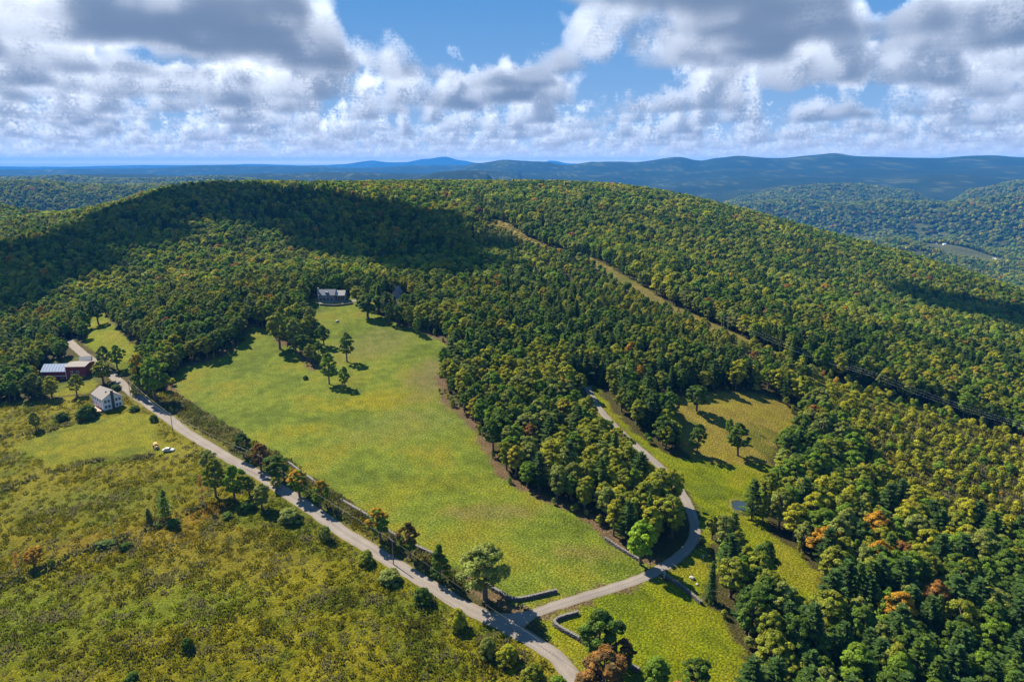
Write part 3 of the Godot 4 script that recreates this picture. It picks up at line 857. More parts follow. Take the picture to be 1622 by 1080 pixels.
# a broadleaf crown and its trunk, 10 m tall and 6 m wide; clumps of leaves ride on limbs
func broadleaf(sd: int, shape: String, clumps: int, per: int, leaf: float, second = null, share := 0.0, reach := 3.0) -> Dictionary:
	var rng := RandomNumberGenerator.new()
	rng.seed = sd
	var crown := Leaves.new()
	var wood := Leaves.new()
	var low := 2.2
	if shape == "shrub": low = 0.2
	elif shape == "cone": low = 1.0
	elif shape == "spread": low = 2.6
	var high := 9.7
	var lean := Vector3(rng.randf_range(-0.4, 0.4), 0, rng.randf_range(-0.4, 0.4))
	wood.tube(Vector3(0, -0.5, 0), Vector3(0, low + 0.6, 0) + lean * 0.3, 0.30, 0.22, Color.WHITE, 7)
	wood.tube(Vector3(0, low + 0.5, 0) + lean * 0.3, Vector3(0, high - 1.8, 0) + lean, 0.22, 0.06, Color.WHITE, 5)
	var lop := []
	for k in 6:
		lop.append(rng.randf_range(0.66, 1.16))
	for k in clumps:
		var t := (k + rng.randf()) / clumps
		t = lerpf(t, 1.0 - pow(1.0 - t, 1.35), 0.5)
		var a := k * 2.39996 + rng.randf_range(-0.5, 0.5)
		var f := fposmod(a / TAU * 6.0, 6.0)
		var wide: float = outline(shape, t) * reach * lerpf(lop[int(f)], lop[(int(f) + 1) % 6], f - int(f))
		var rad := wide * sqrt(rng.randf_range(0.25, 1.0)) * 0.86
		var size := rng.randf_range(0.62, 1.15) * clampf(26.0 / clumps, 0.62, 1.6) * (0.75 if t > 0.85 else 1.0) * reach / 3.0
		var mid := Vector3(cos(a) * rad, lerpf(low + 0.5, high - 0.5, t) + rng.randf_range(-0.3, 0.3), sin(a) * rad) + lean * t
		var out := Vector3(cos(a), 0.35, sin(a)).normalized()
		var tone := rng.randf_range(0.72, 1.12)
		var warm := rng.randf_range(-0.06, 0.08)
		var turned: bool = second != null and rng.randf() < share * lerpf(0.25, 1.7, t)
		if k % 3 == 0:
			wood.tube(Vector3(0, maxf(mid.y - rad * 0.9, low * 0.8), 0) + lean * t * 0.7, mid, 0.09, 0.03, Color.WHITE, 4)
		for j in per:
			var d := ball(rng)
			if d.y < -0.35:
				d.y = -d.y * 0.6
				d = d.normalized()
			var at := mid + Vector3(d.x, d.y * 0.9, d.z) * size * rng.randf_range(0.62, 1.05)
			var nor := (d * 0.9 + out * 0.35 + ball(rng) * 0.75).normalized()
			var along := nor.cross(ball(rng)).normalized()
			var l := tone * rng.randf_range(0.82, 1.18) * 0.667
			var col := Color(clampf(l * (1.0 + warm), 0, 1), clampf(l, 0, 1), clampf(l * (1.0 - warm), 0, 1))
			if second != null:
				var base: Array = second[1] if turned else second[0]
				col = Color(base[0] * l * 1.5, base[1] * l * 1.5, base[2] * l * 1.5)
			var s := leaf * rng.randf_range(0.65, 1.35)
			crown.kite(at, nor, along, s * 0.62, s * 0.44, col)
	return {"crown": crown, "trunk": wood, "wide": reach * 2.0}

# a pine: whorls of level branches with plumes of needles, 10 m tall and 4 m wide
func conifer(sd: int, spruce: bool, whorls: int, arms: int, per: int, leaf: float, bare := 0.12) -> Dictionary:
	var rng := RandomNumberGenerator.new()
	rng.seed = sd
	var crown := Leaves.new()
	var wood := Leaves.new()
	wood.tube(Vector3(0, -0.5, 0), Vector3(0, 9.6, 0), 0.20, 0.03, Color.WHITE, 6)
	for k in whorls:
		var t := bare + (1.0 - bare) * (k + 0.3) / whorls
		var reach := (2.1 * pow(1.0 - t, 0.85) + 0.12) if spruce else (2.25 * pow(1.0 - pow(t, 1.7), 0.8) * minf(1.0, 0.55 + t * 2.0) + 0.18)
		for j in arms:
			var a := TAU * (j + 0.35 * rng.randf()) / arms + k * 1.1
			var r := reach * rng.randf_range(0.66, 1.12)
			var tip := Vector3(cos(a) * r, (-0.45 * r * 0.5) if spruce else 0.14 * r, sin(a) * r)
			var root := Vector3(0, t * 9.7 + rng.randf_range(-0.2, 0.2), 0)
			if not spruce or k % 3 == 0:
				wood.tube(root, root + tip * 0.8, 0.05, 0.015, Color.WHITE, 3)
			var tone := rng.randf_range(0.7, 1.15)
			for q in per:
				var s := rng.randf_range(0.22, 1.05)
				var side := Vector3(-sin(a), 0, cos(a)) * rng.randf_range(-0.38, 0.38) * (r * 0.6 + 0.15) * (1.15 - 0.5 * s)
				var at := root + tip * s + side + Vector3(0, rng.randf_range(-0.10, 0.14), 0)
				var along := (tip.normalized() + side * 0.6 + ball(rng) * 0.35).normalized()
				var nor := (Vector3(0, 1, 0) + ball(rng) * 0.65).normalized()
				nor = (nor - along * nor.dot(along)).normalized()
				var l := tone * rng.randf_range(0.8, 1.2) * 0.667
				crown.kite(at, nor, along, leaf * rng.randf_range(0.6, 1.1), leaf * rng.randf_range(0.22, 0.42), Color(clampf(l, 0, 1), clampf(l, 0, 1), clampf(l, 0, 1)))
	return {"crown": crown, "trunk": wood, "wide": 4.2}

func bare_tree(sd: int) -> Dictionary:
	var rng := RandomNumberGenerator.new()
	rng.seed = sd
	var crown := Leaves.new()
	var wood := Leaves.new()
	wood.tube(Vector3(0, -0.4, 0), Vector3(0.1, 9.4, 0), 0.16, 0.03, Color.WHITE, 5)
	for k in 16:
		var t := rng.randf_range(0.22, 0.95)
		var a := k * 2.4
		var root := Vector3(0.1 * t, t * 9.3, 0)
		var tip := root + Vector3(cos(a), 1.1, sin(a)).normalized() * rng.randf_range(1.0, 2.6) * (1.15 - t * 0.7)
		wood.tube(root, tip, 0.06, 0.015, Color.WHITE, 3)
		for j in 26:
			var l := rng.randf_range(0.55, 0.9)
			crown.kite(root.lerp(tip, rng.randf_range(0.35, 1.1)) + ball(rng) * 0.45, ball(rng), ball(rng), 0.2, 0.13, Color(l, l, l))
	return {"crown": crown, "trunk": wood, "wide": 4.0}

func add_shape(key: String, d: Dictionary, bark: String) -> void:
	var cm := ArrayMesh.new()
	d.crown.surface_to(cm, leaf_mat("white"))
	var tm := ArrayMesh.new()
	d.trunk.surface_to(tm, mats[bark])
	var both := ArrayMesh.new()
	d.crown.surface_to(both, leaf_mat("white"))
	d.trunk.surface_to(both, mats[bark])
	lib[key] = {"crown": cm, "trunk": tm, "both": both, "wide": d.wide}

func make_library() -> void:
	for k in 3:
		add_shape("round%d" % k, broadleaf(11 + k, "round", 54, 190, 0.29), "bark")
		add_shape("oval%d" % k, broadleaf(21 + k, "oval", 52, 190, 0.28), "bark")
		add_shape("shrub%d" % k, broadleaf(31 + k, "shrub", 56, 150, 0.62, null, 0.0, 7.0), "bark")
		add_shape("pine%d" % k, conifer(41 + k, false, 13, 6, 36, 0.36), "bark")
		add_shape("spruce%d" % k, conifer(51 + k, true, 22, 8, 16, 0.34, 0.05), "bark")
		add_shape("mid_round%d" % k, broadleaf(61 + k, "round" if k < 2 else "oval", 26, 34, 0.78), "bark")
		add_shape("mid_pine%d" % k, conifer(71 + k, k == 2, 10, 5, 14, 0.62), "bark")
		add_shape("far_round%d" % k, broadleaf(81 + k, "round" if k < 2 else "oval", 13, 15, 1.5), "bark")
		add_shape("far_pine%d" % k, conifer(91 + k, k == 2, 7, 4, 6, 1.05), "bark")
	add_shape("spread0", broadleaf(101, "spread", 60, 120, 0.24), "bark")
	add_shape("cone0", broadleaf(102, "cone", 50, 170, 0.28), "bark")
	add_shape("young0", broadleaf(103, "oval", 16, 40, 0.85), "bark")
	add_shape("young1", broadleaf(104, "shrub", 14, 44, 0.95, null, 0.0, 4.5), "bark")
	add_shape("turning_orange", broadleaf(105, "round", 50, 180, 0.29, [TINTS.mid, TINTS.orange], 0.42), "bark")
	add_shape("turning_red", broadleaf(106, "oval", 50, 180, 0.28, [TINTS.deep, TINTS.maroon], 0.55), "bark")
	add_shape("maroon", broadleaf(107, "round", 50, 180, 0.29, [TINTS.maroon, TINTS.rust], 0.45), "bark")
	add_shape("bare0", bare_tree(108), "pale_bark")

# ---------------------------------------------------------------- woodland
const WORDS := {"deep": "dark green", "mid": "green", "olive": "olive green", "grey": "grey-green", "yellow": "yellow-green", "bright": "bright green", "gold": "golden", "orange": "orange", "rust": "rusty", "maroon": "maroon", "pine": "blue-green"}

func woodland_tint(p: Vector2, conif: bool, r: float) -> String:
	if conif:
		return "pine" if r < 0.6 else "deep"
	var n := patch.get_noise_2d(p.x * 0.9 + 300.0, p.y * 0.9) * 0.9 + (r - 0.5) * 1.1
	if r > 0.993: return "orange"
	if r > 0.984: return "rust"
	if r > 0.977: return "gold"
	if n > 0.62: return "gold" if r > 0.93 else "yellow"
	if n > 0.40: return "yellow"
	if n > 0.06: return "olive"
	if n > -0.12: return "grey"
	if n > -0.38: return "mid"
	return "deep"

func where_words(p: Vector2) -> String:
	if p.x > 62.0 and p.y > -150.0: return "at the low end of the woods below the tan clearing"
	if p.x > 62.0 and p.y > -232.0: return "in the mixed woods below the tan clearing"
	if p.x > 118.0 and p.y > -340.0: return "in the woods between tan clearing and power line"
	if p.x > 40.0 and p.y <= -232.0 and p.y > -330.0: return "in the grove above the curving driveway"
	if p.x > -60.0 and p.y > -330.0: return "in the wood between big field and driveway"
	if p.x < -150.0 and p.y < -380.0: return "in the hillside woods above the upper lawn"
	if p.x < -100.0: return "in the woods beyond the big field"
	return "in the dense forest above the wood"

func build_forest() -> void:
	var rng := RandomNumberGenerator.new()
	rng.seed = 77
	var spots := []     # near trees that may become single things
	var masses := {}    # shape -> [transforms, colours]
	var bands := [[-90.0, -520.0, 5.6], [-520.0, -1000.0, 7.4], [-1000.0, -1750.0, 9.5], [-1750.0, -3000.0, 14.0], [-3000.0, -5600.0, 21.0]]
	for b in bands.size():
		var s: float = bands[b][2]
		var z: float = bands[b][0]
		while z > bands[b][1]:
			var half := -z * (0.92 if b == 0 else 0.80) + 40.0
			var x := -half
			while x < half:
				var p := Vector2(x + rng.randf_range(-0.46, 0.46) * s, z + rng.randf_range(-0.46, 0.46) * s)
				x += s
				var r := rng.randf()
				var r2 := rng.randf()
				var yaw := rng.randf() * TAU
				var h := rng.randf_range(9.5, 15.0)
				var kind := ""
				if b < 2 or p.x > -50.0 and p.y > -900.0:
					kind = zone(p)
					if kind == "regrowth":
						h = rng.randf_range(2.4, 5.6)
					elif kind == "corridor":
						if r2 > 0.16: continue
						h = rng.randf_range(1.2, 2.4)
					elif kind != "":
						continue
				if b == 0:
					if line_distance(p, DRIVE_LINE) < 6.0 or line_distance(p, ROAD_LINE) < 7.0 or near_building(p): continue
					if kind == "" and p.y > -420.0 and edge_near(p):
						if r2 < 0.25: continue
						kind = "edge"
						h = rng.randf_range(1.6, 4.5)
				if kind == "" and p.y < -340.0 and p.y > -900.0 and p.x > -50.0 and corridor_distance(p) < 62.0 and corridor_distance(p + Vector2(-2, 2)) > corridor_distance(p):
					h *= 0.62
				var y := smooth_height(p.x, p.y) if b < 3 else land_height(p.x, p.y)
				var n := patch.get_noise_2d(p.x * 0.5 + 77.0, p.y * 0.5)
				var conif := r2 < 0.16 + n * 0.5 + (0.12 if p.x > 90.0 and p.y > -330.0 else 0.0)
				if p.x < -100.0 and p.y > -700.0: conif = r2 < 0.06
				if kind in ["regrowth", "edge"]: conif = false
				if b >= 3 and patch.get_noise_2d(p.x * 0.7, p.y * 0.7) + 0.6 * patch.get_noise_2d(p.x * 0.12, p.y * 0.12) > 0.46: continue
				if b == 3 and in_zone(p, FAR_CLEARING, "far_clearing"): continue
				if conif: h *= 1.18
				if b == 0 and p.y > -300.0 and p.x > 60.0 and kind == "": h *= 1.08
				var tint := woodland_tint(p, conif, r)
				if kind == "regrowth" and tint in ["deep", "grey", "mid", "olive"]: tint = "yellow" if r2 < 0.65 else ("olive" if r2 < 0.9 else "mid")
				var shape := ""
				var k := int(yaw * 7.0) % 3
				var wide := h * rng.randf_range(0.62, 0.86)
				if conif: wide = h * rng.randf_range(0.42, 0.56)
				if kind in ["regrowth", "corridor", "edge"]:
					shape = "mid_pine%d" % k if conif else "young%d" % (k % 2)
					wide = h * rng.randf_range(0.55, 1.0)
				elif b == 0:
					shape = ("pine%d" % k if r < 0.75 else "spruce%d" % k) if conif else ("round%d" % k if r2 > 0.5 else "oval%d" % k)
				elif b == 1:
					shape = ("mid_pine%d" if conif else "mid_round%d") % k
				else:
					shape = ("far_pine%d" if conif else "far_round%d") % k
				if b >= 3:
					wide *= 1.5 if b == 3 else 2.2
					h *= 1.1 if b == 3 else 1.25
				var sc := Vector3(wide / lib[shape].wide, h / 10.0, wide / lib[shape].wide)
				var xf := Transform3D(Basis(Vector3.UP, yaw).scaled_local(sc), Vector3(p.x, y, p.y))
				if b == 0 and kind == "" and absf(p.x) < -p.y * 0.86 + 4.0:
					spots.append([h / (Vector2(p.x, p.y).length()), shape, xf, tint, conif, p])
				else:
					add_copy(masses, shape, xf, tint, rng)
			z -= s
	# the trees that show largest stand as things of their own
	spots.sort_custom(func(a, c): return a[0] > c[0])
	var made := {true: 0, false: 0}
	for q in spots:
		var conif: bool = q[4]
		var bottom := camera_row(q[2].origin + Vector3(0, q[2].basis.y.length() * 10.0, 0))
		if made[conif] >= (170 if conif else 245) or bottom > 1.0:
			add_copy(masses, q[1], q[2], q[3], rng)
			continue
		made[conif] += 1
		var spruce: bool = q[1].begins_with("spruce")
		var place := where_words(q[5])
		var called := "spruce_tree" if spruce else ("pine_tree" if conif else "broadleaf_tree")
		var kind_words := "narrow spruce" if spruce else ("layered pine" if conif else ("round-crowned tree" if q[1].begins_with("round") else "oval-crowned tree"))
		var t := thing(called, "%s %s %s" % [WORDS[q[3]], kind_words, place], "tree", Vector3.ZERO, 0.0, "%s %ss %s" % [WORDS[q[3]], kind_words, place])
		t.transform = q[2]
		part("crown", lib[q[1]].crown, leaf_mat(q[3]), t)
		part("trunk", lib[q[1]].trunk, null, t)
	var forest := Node3D.new()
	forest.name = "forest"
	add_child(forest)
	tag(forest, "mixed green forest covering the hills and the valley", "forest", "", "stuff")
	for shape in masses:
		add_mass("trees", lib[shape].both, masses[shape], forest)

func camera_row(p: Vector3) -> float:
	var q := camera.transform.affine_inverse() * p
	return -q.y / -q.z / tan(deg_to_rad(camera.fov / 2.0))

func edge_near(p: Vector2) -> bool:
	for l in [[BIG_FIELD, 3.0], [TAN_FIELD, 3.2], [GREEN_FIELD, 3.0], [SOUTH_FIELD, 3.0], [UPPER_LAWN, 2.5]]:
		if p.x > -320.0 and line_distance(p, l[0]) < l[1]:
			return true
	return false

func near_building(p: Vector2) -> bool:
	for q in [[-257.0, -384.0, 19.0], [-208.0, -336.0, 15.0], [-126.0, -477.0, 14.0], [-83.0, -486.0, 9.0], [-81.0, -472.0, 13.0], [-78.0, -459.0, 11.0], [85.3, -227.0, 7.5], [83.0, -217.0, 9.0], [82.0, -209.0, 8.0], [-80.0, -480.0, 10.0], [-102.0, -478.0, 9.0], [57.3, -171.6, 6.0], [-227.0, -356.0, 9.0]]:
		if Vector2(q[0], q[1]).distance_to(p) < q[2]:
			return true
	for t in LONE:
		if Vector2(t[0], t[1]).distance_to(p) < t[3] * 0.5 + 1.5:
			return true
	return false

func add_copy(masses: Dictionary, shape: String, xf: Transform3D, tint: String, rng: RandomNumberGenerator) -> void:
	if not masses.has(shape):
		masses[shape] = [[], []]
	var t: Array = TINTS[tint]
	var l := 1.5 * rng.randf_range(0.85, 1.15)
	# far trees are drawn in the same material, whose base is two thirds white
	masses[shape][0].append(xf)
	masses[shape][1].append(Color(t[0] * l, t[1] * l, t[2] * l))

func add_mass(called: String, mesh: Mesh, list: Array, parent: Node) -> MultiMeshInstance3D:
	var mm := MultiMesh.new()
	mm.transform_format = MultiMesh.TRANSFORM_3D
	mm.use_colors = true
	mm.mesh = mesh
	mm.instance_count = list[0].size()
	for k in list[0].size():
		mm.set_instance_transform(k, list[0][k])
		mm.set_instance_color(k, list[1][k])
	var o := MultiMeshInstance3D.new()
	o.name = called
	o.multimesh = mm
	o.set_meta("kind", "stuff")
	parent.add_child(o, true)
	return o

func build_lone_trees() -> void:
	var k := 0
	for t in LONE:
		k += 1
		var kind: String = t[4]
		var tint: String = t[5]
		var shape := kind + str(k % 3)
		if kind in ["spread", "cone", "bare"]: shape = kind + "0"
		if lib.has(tint): shape = tint
		var h: float = t[2]
		var x: float = t[0]
		var z: float = t[1]
		var called: String = {"shrub": "bush", "pine": "pine_tree", "spruce": "spruce_tree", "bare": "sapling"}.get(kind, "broadleaf_tree")
		if kind == "shrub":
			# a bush seen from above shows its depth as height too
			h = maxf(0.42 * h, h - 0.62 * t[3])
			z -= t[3] * 0.22
			x -= t[3] * 0.22 * x / -z
		elif kind in ["round", "spread", "oval"]:
			h *= 0.92
		var o := thing(called, t[6], {"shrub": "bush", "bare": "sapling"}.get(kind, "tree"), Vector3(x, ground_height(x, z), z))
		var w: float = t[3] * (1.18 if kind in ["round", "oval"] else 1.0) / lib[shape].wide
		o.transform = Transform3D(Basis(Vector3.UP, k * 1.7).scaled_local(Vector3(w, h / 10.0, w)), o.position)
		part("crown", lib[shape].crown, leaf_mat("white" if lib.has(tint) else tint), o)
		part("trunk", lib[shape].trunk, null, o)

# ---------------------------------------------------------------- the cloud that shades the hill
func build_cloud() -> void:
	for q in [[CLOUD_SHADE, 60.0, 52.0, "low cumulus cloud above the dark wooded hill", 900.0], [VALLEY_SHADE, -30.0, 34.0, "small low cumulus cloud above the valley woods", 900.0]]:
		var rng := RandomNumberGenerator.new()
		rng.seed = 3
		var poly: PackedVector2Array = q[0]
		var box_of := Rect2(poly[0], Vector2.ZERO)
		for p in poly:
			box_of = box_of.expand(p)
		# the cloud stands above its shade, up along the way to the sun
		var c0 := box_of.get_center()
		var st := SurfaceTool.new()
		st.begin(Mesh.PRIMITIVE_TRIANGLES)
		var n := 0
		for k in 3000:
			var p := box_of.position + Vector2(rng.randf(), rng.randf()) * box_of.size
			if not Geometry2D.is_point_in_polygon(p, poly):
				continue
			n += 1
			if n > 120:
				break
			var s: float = rng.randf_range(0.55, 1.0) * q[2]
			var m := SphereMesh.new()
			m.radius = s
			m.height = s * 1.5
			m.radial_segments = 12
			m.rings = 6
			st.append_from(m, 0, Transform3D(Basis(), Vector3(p.x - c0.x, rng.randf() * 25.0, p.y - c0.y)))
		var at: Vector3 = Vector3(c0.x, q[1], c0.y) + SUN_WAY * (q[4] / SUN_WAY.y)
		var o := part(numbered("cloud"), st.commit(), plain(0.8, 0.8, 0.8, 1.0), self, Transform3D(Basis(), at))
		tag(o, q[3], "cloud")

# ---------------------------------------------------------------- building helpers
func box(st: SurfaceTool, at: Vector3, size: Vector3, turn := 0.0) -> void:
	var m := BoxMesh.new()
	m.size = size
	st.append_from(m, 0, Transform3D(Basis(Vector3.UP, turn), at))

func box_mesh(at: Vector3, size: Vector3, turn := 0.0) -> ArrayMesh:
	var st := SurfaceTool.new()
	st.begin(Mesh.PRIMITIVE_TRIANGLES)
	box(st, at, size, turn)
	return st.commit()

func quad(st: SurfaceTool, a: Vector3, b: Vector3, c: Vector3, d: Vector3) -> void:
	for p in [a, b, c, a, c, d]:
		st.add_vertex(p)

# walls of a gabled block: x is the ridge's direction, y0 the foot, e the eaves, g the ridge's height
func gable_walls(cx: float, cz: float, lx: float, lz: float, y0: float, e: float, g: float) -> ArrayMesh:
	var st := SurfaceTool.new()
	st.begin(Mesh.PRIMITIVE_TRIANGLES)
	st.set_smooth_group(-1)
	var x0 := cx - lx / 2
	var x1 := cx + lx / 2
	var z0 := cz - lz / 2
	var z1 := cz + lz / 2
	quad(st, Vector3(x0, y0, z1), Vector3(x0, e, z1), Vector3(x1, e, z1), Vector3(x1, y0, z1))
	quad(st, Vector3(x1, y0, z0), Vector3(x1, e, z0), Vector3(x0, e, z0), Vector3(x0, y0, z0))
	quad(st, Vector3(x1, y0, z1), Vector3(x1, e, z1), Vector3(x1, e, z0), Vector3(x1, y0, z0))
	quad(st, Vector3(x0, y0, z0), Vector3(x0, e, z0), Vector3(x0, e, z1), Vector3(x0, y0, z1))
	for p in [Vector3(x1, e, z1), Vector3(x1, g, cz), Vector3(x1, e, z0), Vector3(x0, e, z0), Vector3(x0, g, cz), Vector3(x0, e, z1)]:
		st.add_vertex(p)
	st.generate_normals()
	return st.commit()

# one slope of a roof as a slab; s is +1 for the side of growing z
func slope(cx: float, cz: float, lx: float, lz: float, e: float, g: float, s: float, over := 0.45, thick := 0.22) -> ArrayMesh:
	var run := lz / 2.0
	var rise := g - e
	var l := sqrt(run * run + rise * rise)
	var ang := atan2(rise, run)
	var m := BoxMesh.new()
	m.size = Vector3(lx + over * 2.0, thick, l + over)
	var st := SurfaceTool.new()
	st.begin(Mesh.PRIMITIVE_TRIANGLES)
	var mid := Vector3(cx, (e + g) / 2.0 + thick * 0.55, cz + s * run / 2.0)
	var along := Vector3(0, -sin(ang), s * cos(ang))
	st.append_from(m, 0, Transform3D(Basis(Vector3.RIGHT, s * ang), mid + along * over * 0.5))
	return st.commit()

func window(parent: Node, at: Vector3, w: float, h: float, face: Vector3, frame := "trim") -> void:
	var deep := absf(face.x) > 0.5
	var f := part("window", box_mesh(at + face * 0.05, Vector3(0.1 if deep else w + 0.24, h + 0.24, w + 0.24 if deep else 0.1)), mats[frame], parent)
	part("pane", box_mesh(at + face * 0.09, Vector3(0.08 if deep else w, h, w if deep else 0.08)), mats.glass, f)
	part("mullion", box_mesh(at + face * 0.12, Vector3(0.06, h, 0.06)), mats[frame], f)

func build_white_house() -> void:
	# ridge runs along local x; the gable at +x faces the road
	var at := Vector3(-210.6, 0, -335.6)
	at.y = smooth_height(-203.0, -329.0) + 0.1
	var turn := atan2(-11.8, 13.6)
	turn = -atan2(11.8, 13.6)
	var h := thing("white_house", "white two-storey house with grey-brown gable roof and red deck", "house", at, turn)
	var L := 15.0
	var D := 9.0
	part("wall", gable_walls(0, 0, L, D, -2.5, 5.6, 8.6), mats.white_paint, h)
	for s in [-1.0, 1.0]:
		part("roof", slope(0, 0, L, D, 5.6, 8.6, s), mats.shingle, h)
	part("chimney", box_mesh(Vector3(L / 2 + 0.45, 4.4, 0.0), Vector3(0.9, 10.4, 1.1)), mats.stone, h)
	for z in [-2.6, 2.6]:
		for y in [1.5, 4.3]:
			window(h, Vector3(L / 2, y, z - 0.75), 1.0, 1.5, Vector3.RIGHT)
			window(h, Vector3(L / 2, y, z + 0.75), 1.0, 1.5, Vector3.RIGHT)
	for x in [-5.6, -2.4, 0.8, 4.0]:
		window(h, Vector3(x, 4.2, D / 2), 1.1, 1.5, Vector3.BACK)
		window(h, Vector3(x, 1.3, D / 2), 1.1, 1.7, Vector3.BACK)
	var dk := part("deck", box_mesh(Vector3(0.6, -0.15, D / 2 + 1.5), Vector3(L - 2.0, 0.25, 2.9)), mats.deck, h)
	for x in [-5.2, -1.8, 1.6, 5.0, 7.0]:
		part("post", box_mesh(Vector3(x, -1.3, D / 2 + 2.7), Vector3(0.2, 2.1, 0.2)), mats.deck, dk)
	part("railing", box_mesh(Vector3(0.6, 0.75, D / 2 + 2.85), Vector3(L - 2.0, 0.12, 0.1)), mats.deck, dk)
	part("skylight", box_mesh(Vector3(3.5, 8.2, 1.1), Vector3(0.8, 0.35, 0.9)), mats.glass, h)

func build_barn() -> void:
	var at := Vector3(-259.5, 0, -381.5)
	at.y = smooth_height(-258.0, -378.0) + 0.1
	var b := thing("red_barn", "long red barn with blue-grey metal roof among trees", "barn", at, 0.07)
	# the long wing with the metal roof
	part("wall", gable_walls(-5.6, -1.0, 15.0, 9.0, -2.0, 4.4, 7.6), mats.barn_red, b)
	for s in [-1.0, 1.0]:
		var rf := part("roof", slope(-5.6, -1.0, 15.0, 9.0, 4.4, 7.6, s), mats.metal_roof, b)
		for k in 9:
			var m := slope(-5.6 - 6.8 + k * 1.7, -1.0, 0.08, 9.0, 4.46, 7.66, s, 0.02, 0.24)
			part("seam", m, mats.metal_roof, rf)
	# the taller block
	part("wall", gable_walls(6.4, -1.2, 11.0, 11.0, -2.0, 7.2, 8.3), mats.barn_red, b)
	for s in [-1.0, 1.0]:
		part("roof", slope(6.4, -1.2, 11.0, 11.0, 7.2, 8.3, s, 0.4), mats.shingle, b)
	part("beam", box_mesh(Vector3(-5.6, 1.7, 3.56), Vector3(15.0, 0.25, 0.12)), mats.trim, b)
	for x in [-10.6, -6.4, -2.0]:
		part("door", box_mesh(Vector3(x, 0.1, 3.58), Vector3(2.2, 2.9, 0.1)), mats.wood, b)
	for x in [4.2, 7.6]:
		window(b, Vector3(x, 3.9, 4.3), 1.1, 1.4, Vector3.BACK)
	part("door", box_mesh(Vector3(10.2, 0.6, 4.36), Vector3(2.2, 3.2, 0.1)), mats.wood, b)
	part("corner_board", box_mesh(Vector3(0.86, 2.0, 4.33), Vector3(0.22, 8.0, 0.1)), mats.trim, b)
	var s2 := thing("garden_shed", "small shed with pale roof beside the red barn", "shed", Vector3(-259.0, smooth_height(-259.0, -398.0) + 0.1, -398.0), 0.4)
	part("wall", gable_walls(0, 0, 6.0, 5.0, -1.0, 3.0, 4.8), mats.grey_wall, s2)
	for s in [-1.0, 1.0]:
		part("roof", slope(0, 0, 6.0, 5.0, 3.0, 4.8, s, 0.3), mats.pale_stone, s2)
	part("door", box_mesh(Vector3(0.0, 0.9, 2.55), Vector3(1.2, 2.0, 0.1)), mats.wood, s2)

func build_grey_house() -> void:
	var at := Vector3(-128.6, 0, -477.0)
	at.y = smooth_height(-127.0, -473.0) + 0.1
	var h := thing("grey_house", "grey house with slate roof and tall windows above the big field", "house", at, 0.03)
	part("wall", gable_walls(-2.2, 0, 11.0, 9.0, -1.5, 5.0, 8.2), mats.grey_wall, h)
	for s in [-1.0, 1.0]:
		part("roof", slope(-2.2, 0, 11.0, 9.0, 5.0, 8.2, s), mats.slate, h)
	part("chimney", box_mesh(Vector3(-8.2, 4.2, 2.6), Vector3(0.9, 11.4, 1.2)), mats.pale_stone, h)
	part("wall", gable_walls(6.75, -0.4, 6.7, 8.0, -1.5, 4.6, 7.4), mats.grey_wall, h)
	for s in [-1.0, 1.0]:
		part("roof", slope(6.75, -0.4, 6.7, 8.0, 4.6, 7.4, s, 0.35), mats.pale_stone if s > 0.0 else mats.slate, h)
	for x in [4.6, 6.2, 7.8, 9.2]:
		window(h, Vector3(x, 2.4, 3.6), 0.95, 3.4, Vector3.BACK, "slate")
	for x in [-6.2, -3.8, -1.4, 1.2]:
		window(h, Vector3(x, 2.0, 4.5), 1.0, 1.5, Vector3.BACK, "slate")
	part("dormer", box_mesh(Vector3(-2.2, 6.4, 3.0), Vector3(2.0, 1.3, 1.6)), mats.grey_wall, h)
	part("terrace", box_mesh(Vector3(1.6, -0.6, 6.6), Vector3(17.0, 1.0, 4.0)), plain(0.13, 0.15, 0.03), h)

func build_cottage() -> void:
	var at := Vector3(-83.0, 0, -487.0)
	at.y = smooth_height(-83.0, -483.0) + 0.1
	var h := thing("cottage", "small dark steep-roofed cottage half hidden by trees", "house", at, -PI / 2 - 0.1)
	part("wall", gable_walls(0, 0, 8.0, 6.0, -1.5, 3.6, 7.4), mats.grey_wall, h)
	for s in [-1.0, 1.0]:
		part("roof", slope(0, 0, 8.0, 6.0, 3.6, 7.4, s, 0.35), mats.slate, h)
	for z in [-1.4, 1.4]:
		window(h, Vector3(-4.0, 1.8, z), 0.9, 1.5, Vector3.LEFT)
	part("door", box_mesh(Vector3(-4.06, 0.6, 0), Vector3(0.1, 2.2, 1.0)), mats.wood, h)
	part("chimney", box_mesh(Vector3(2.0, 7.2, 0.8), Vector3(0.8, 2.2, 0.8)), mats.stone, h)

func build_far_houses() -> void:
	for q in FAR_HOUSES:
		var h := thing(q[6], q[5], "building", Vector3(q[0], land_height(q[0], q[1]), q[1]), q[4], "")
		part("wall", gable_walls(0, 0, q[2], q[3], -3.0, 5.0, 8.0), mats.white_paint, h)
		for s in [-1.0, 1.0]:
			part("roof", slope(0, 0, q[2], q[3], 5.0, 8.0, s, 0.8, 0.5), mats.trim, h)
const FAR_HOUSES := [[1705.5, -2882.1, 18.0, 10.0, 0.3, "long white farm building at the end of the pale valley clearing", "farm_building"], [1759.1, -2838.4, 11.0, 8.0, 0.8, "small white house beside a twin house in the far valley", "farmhouse"],
	[1780.0, -2817.0, 11.0, 8.0, 0.1, "small white house turned from its twin in the far valley", "farmhouse"], [1878.5, -2656.6, 20.0, 10.0, 0.0, "white barn at the far end of the pale valley clearing", "farm_building"], [2999.8, -4239.1, 30.0, 12.0, 0.0, "low white building on a far wooded slope", "farm_building"]]

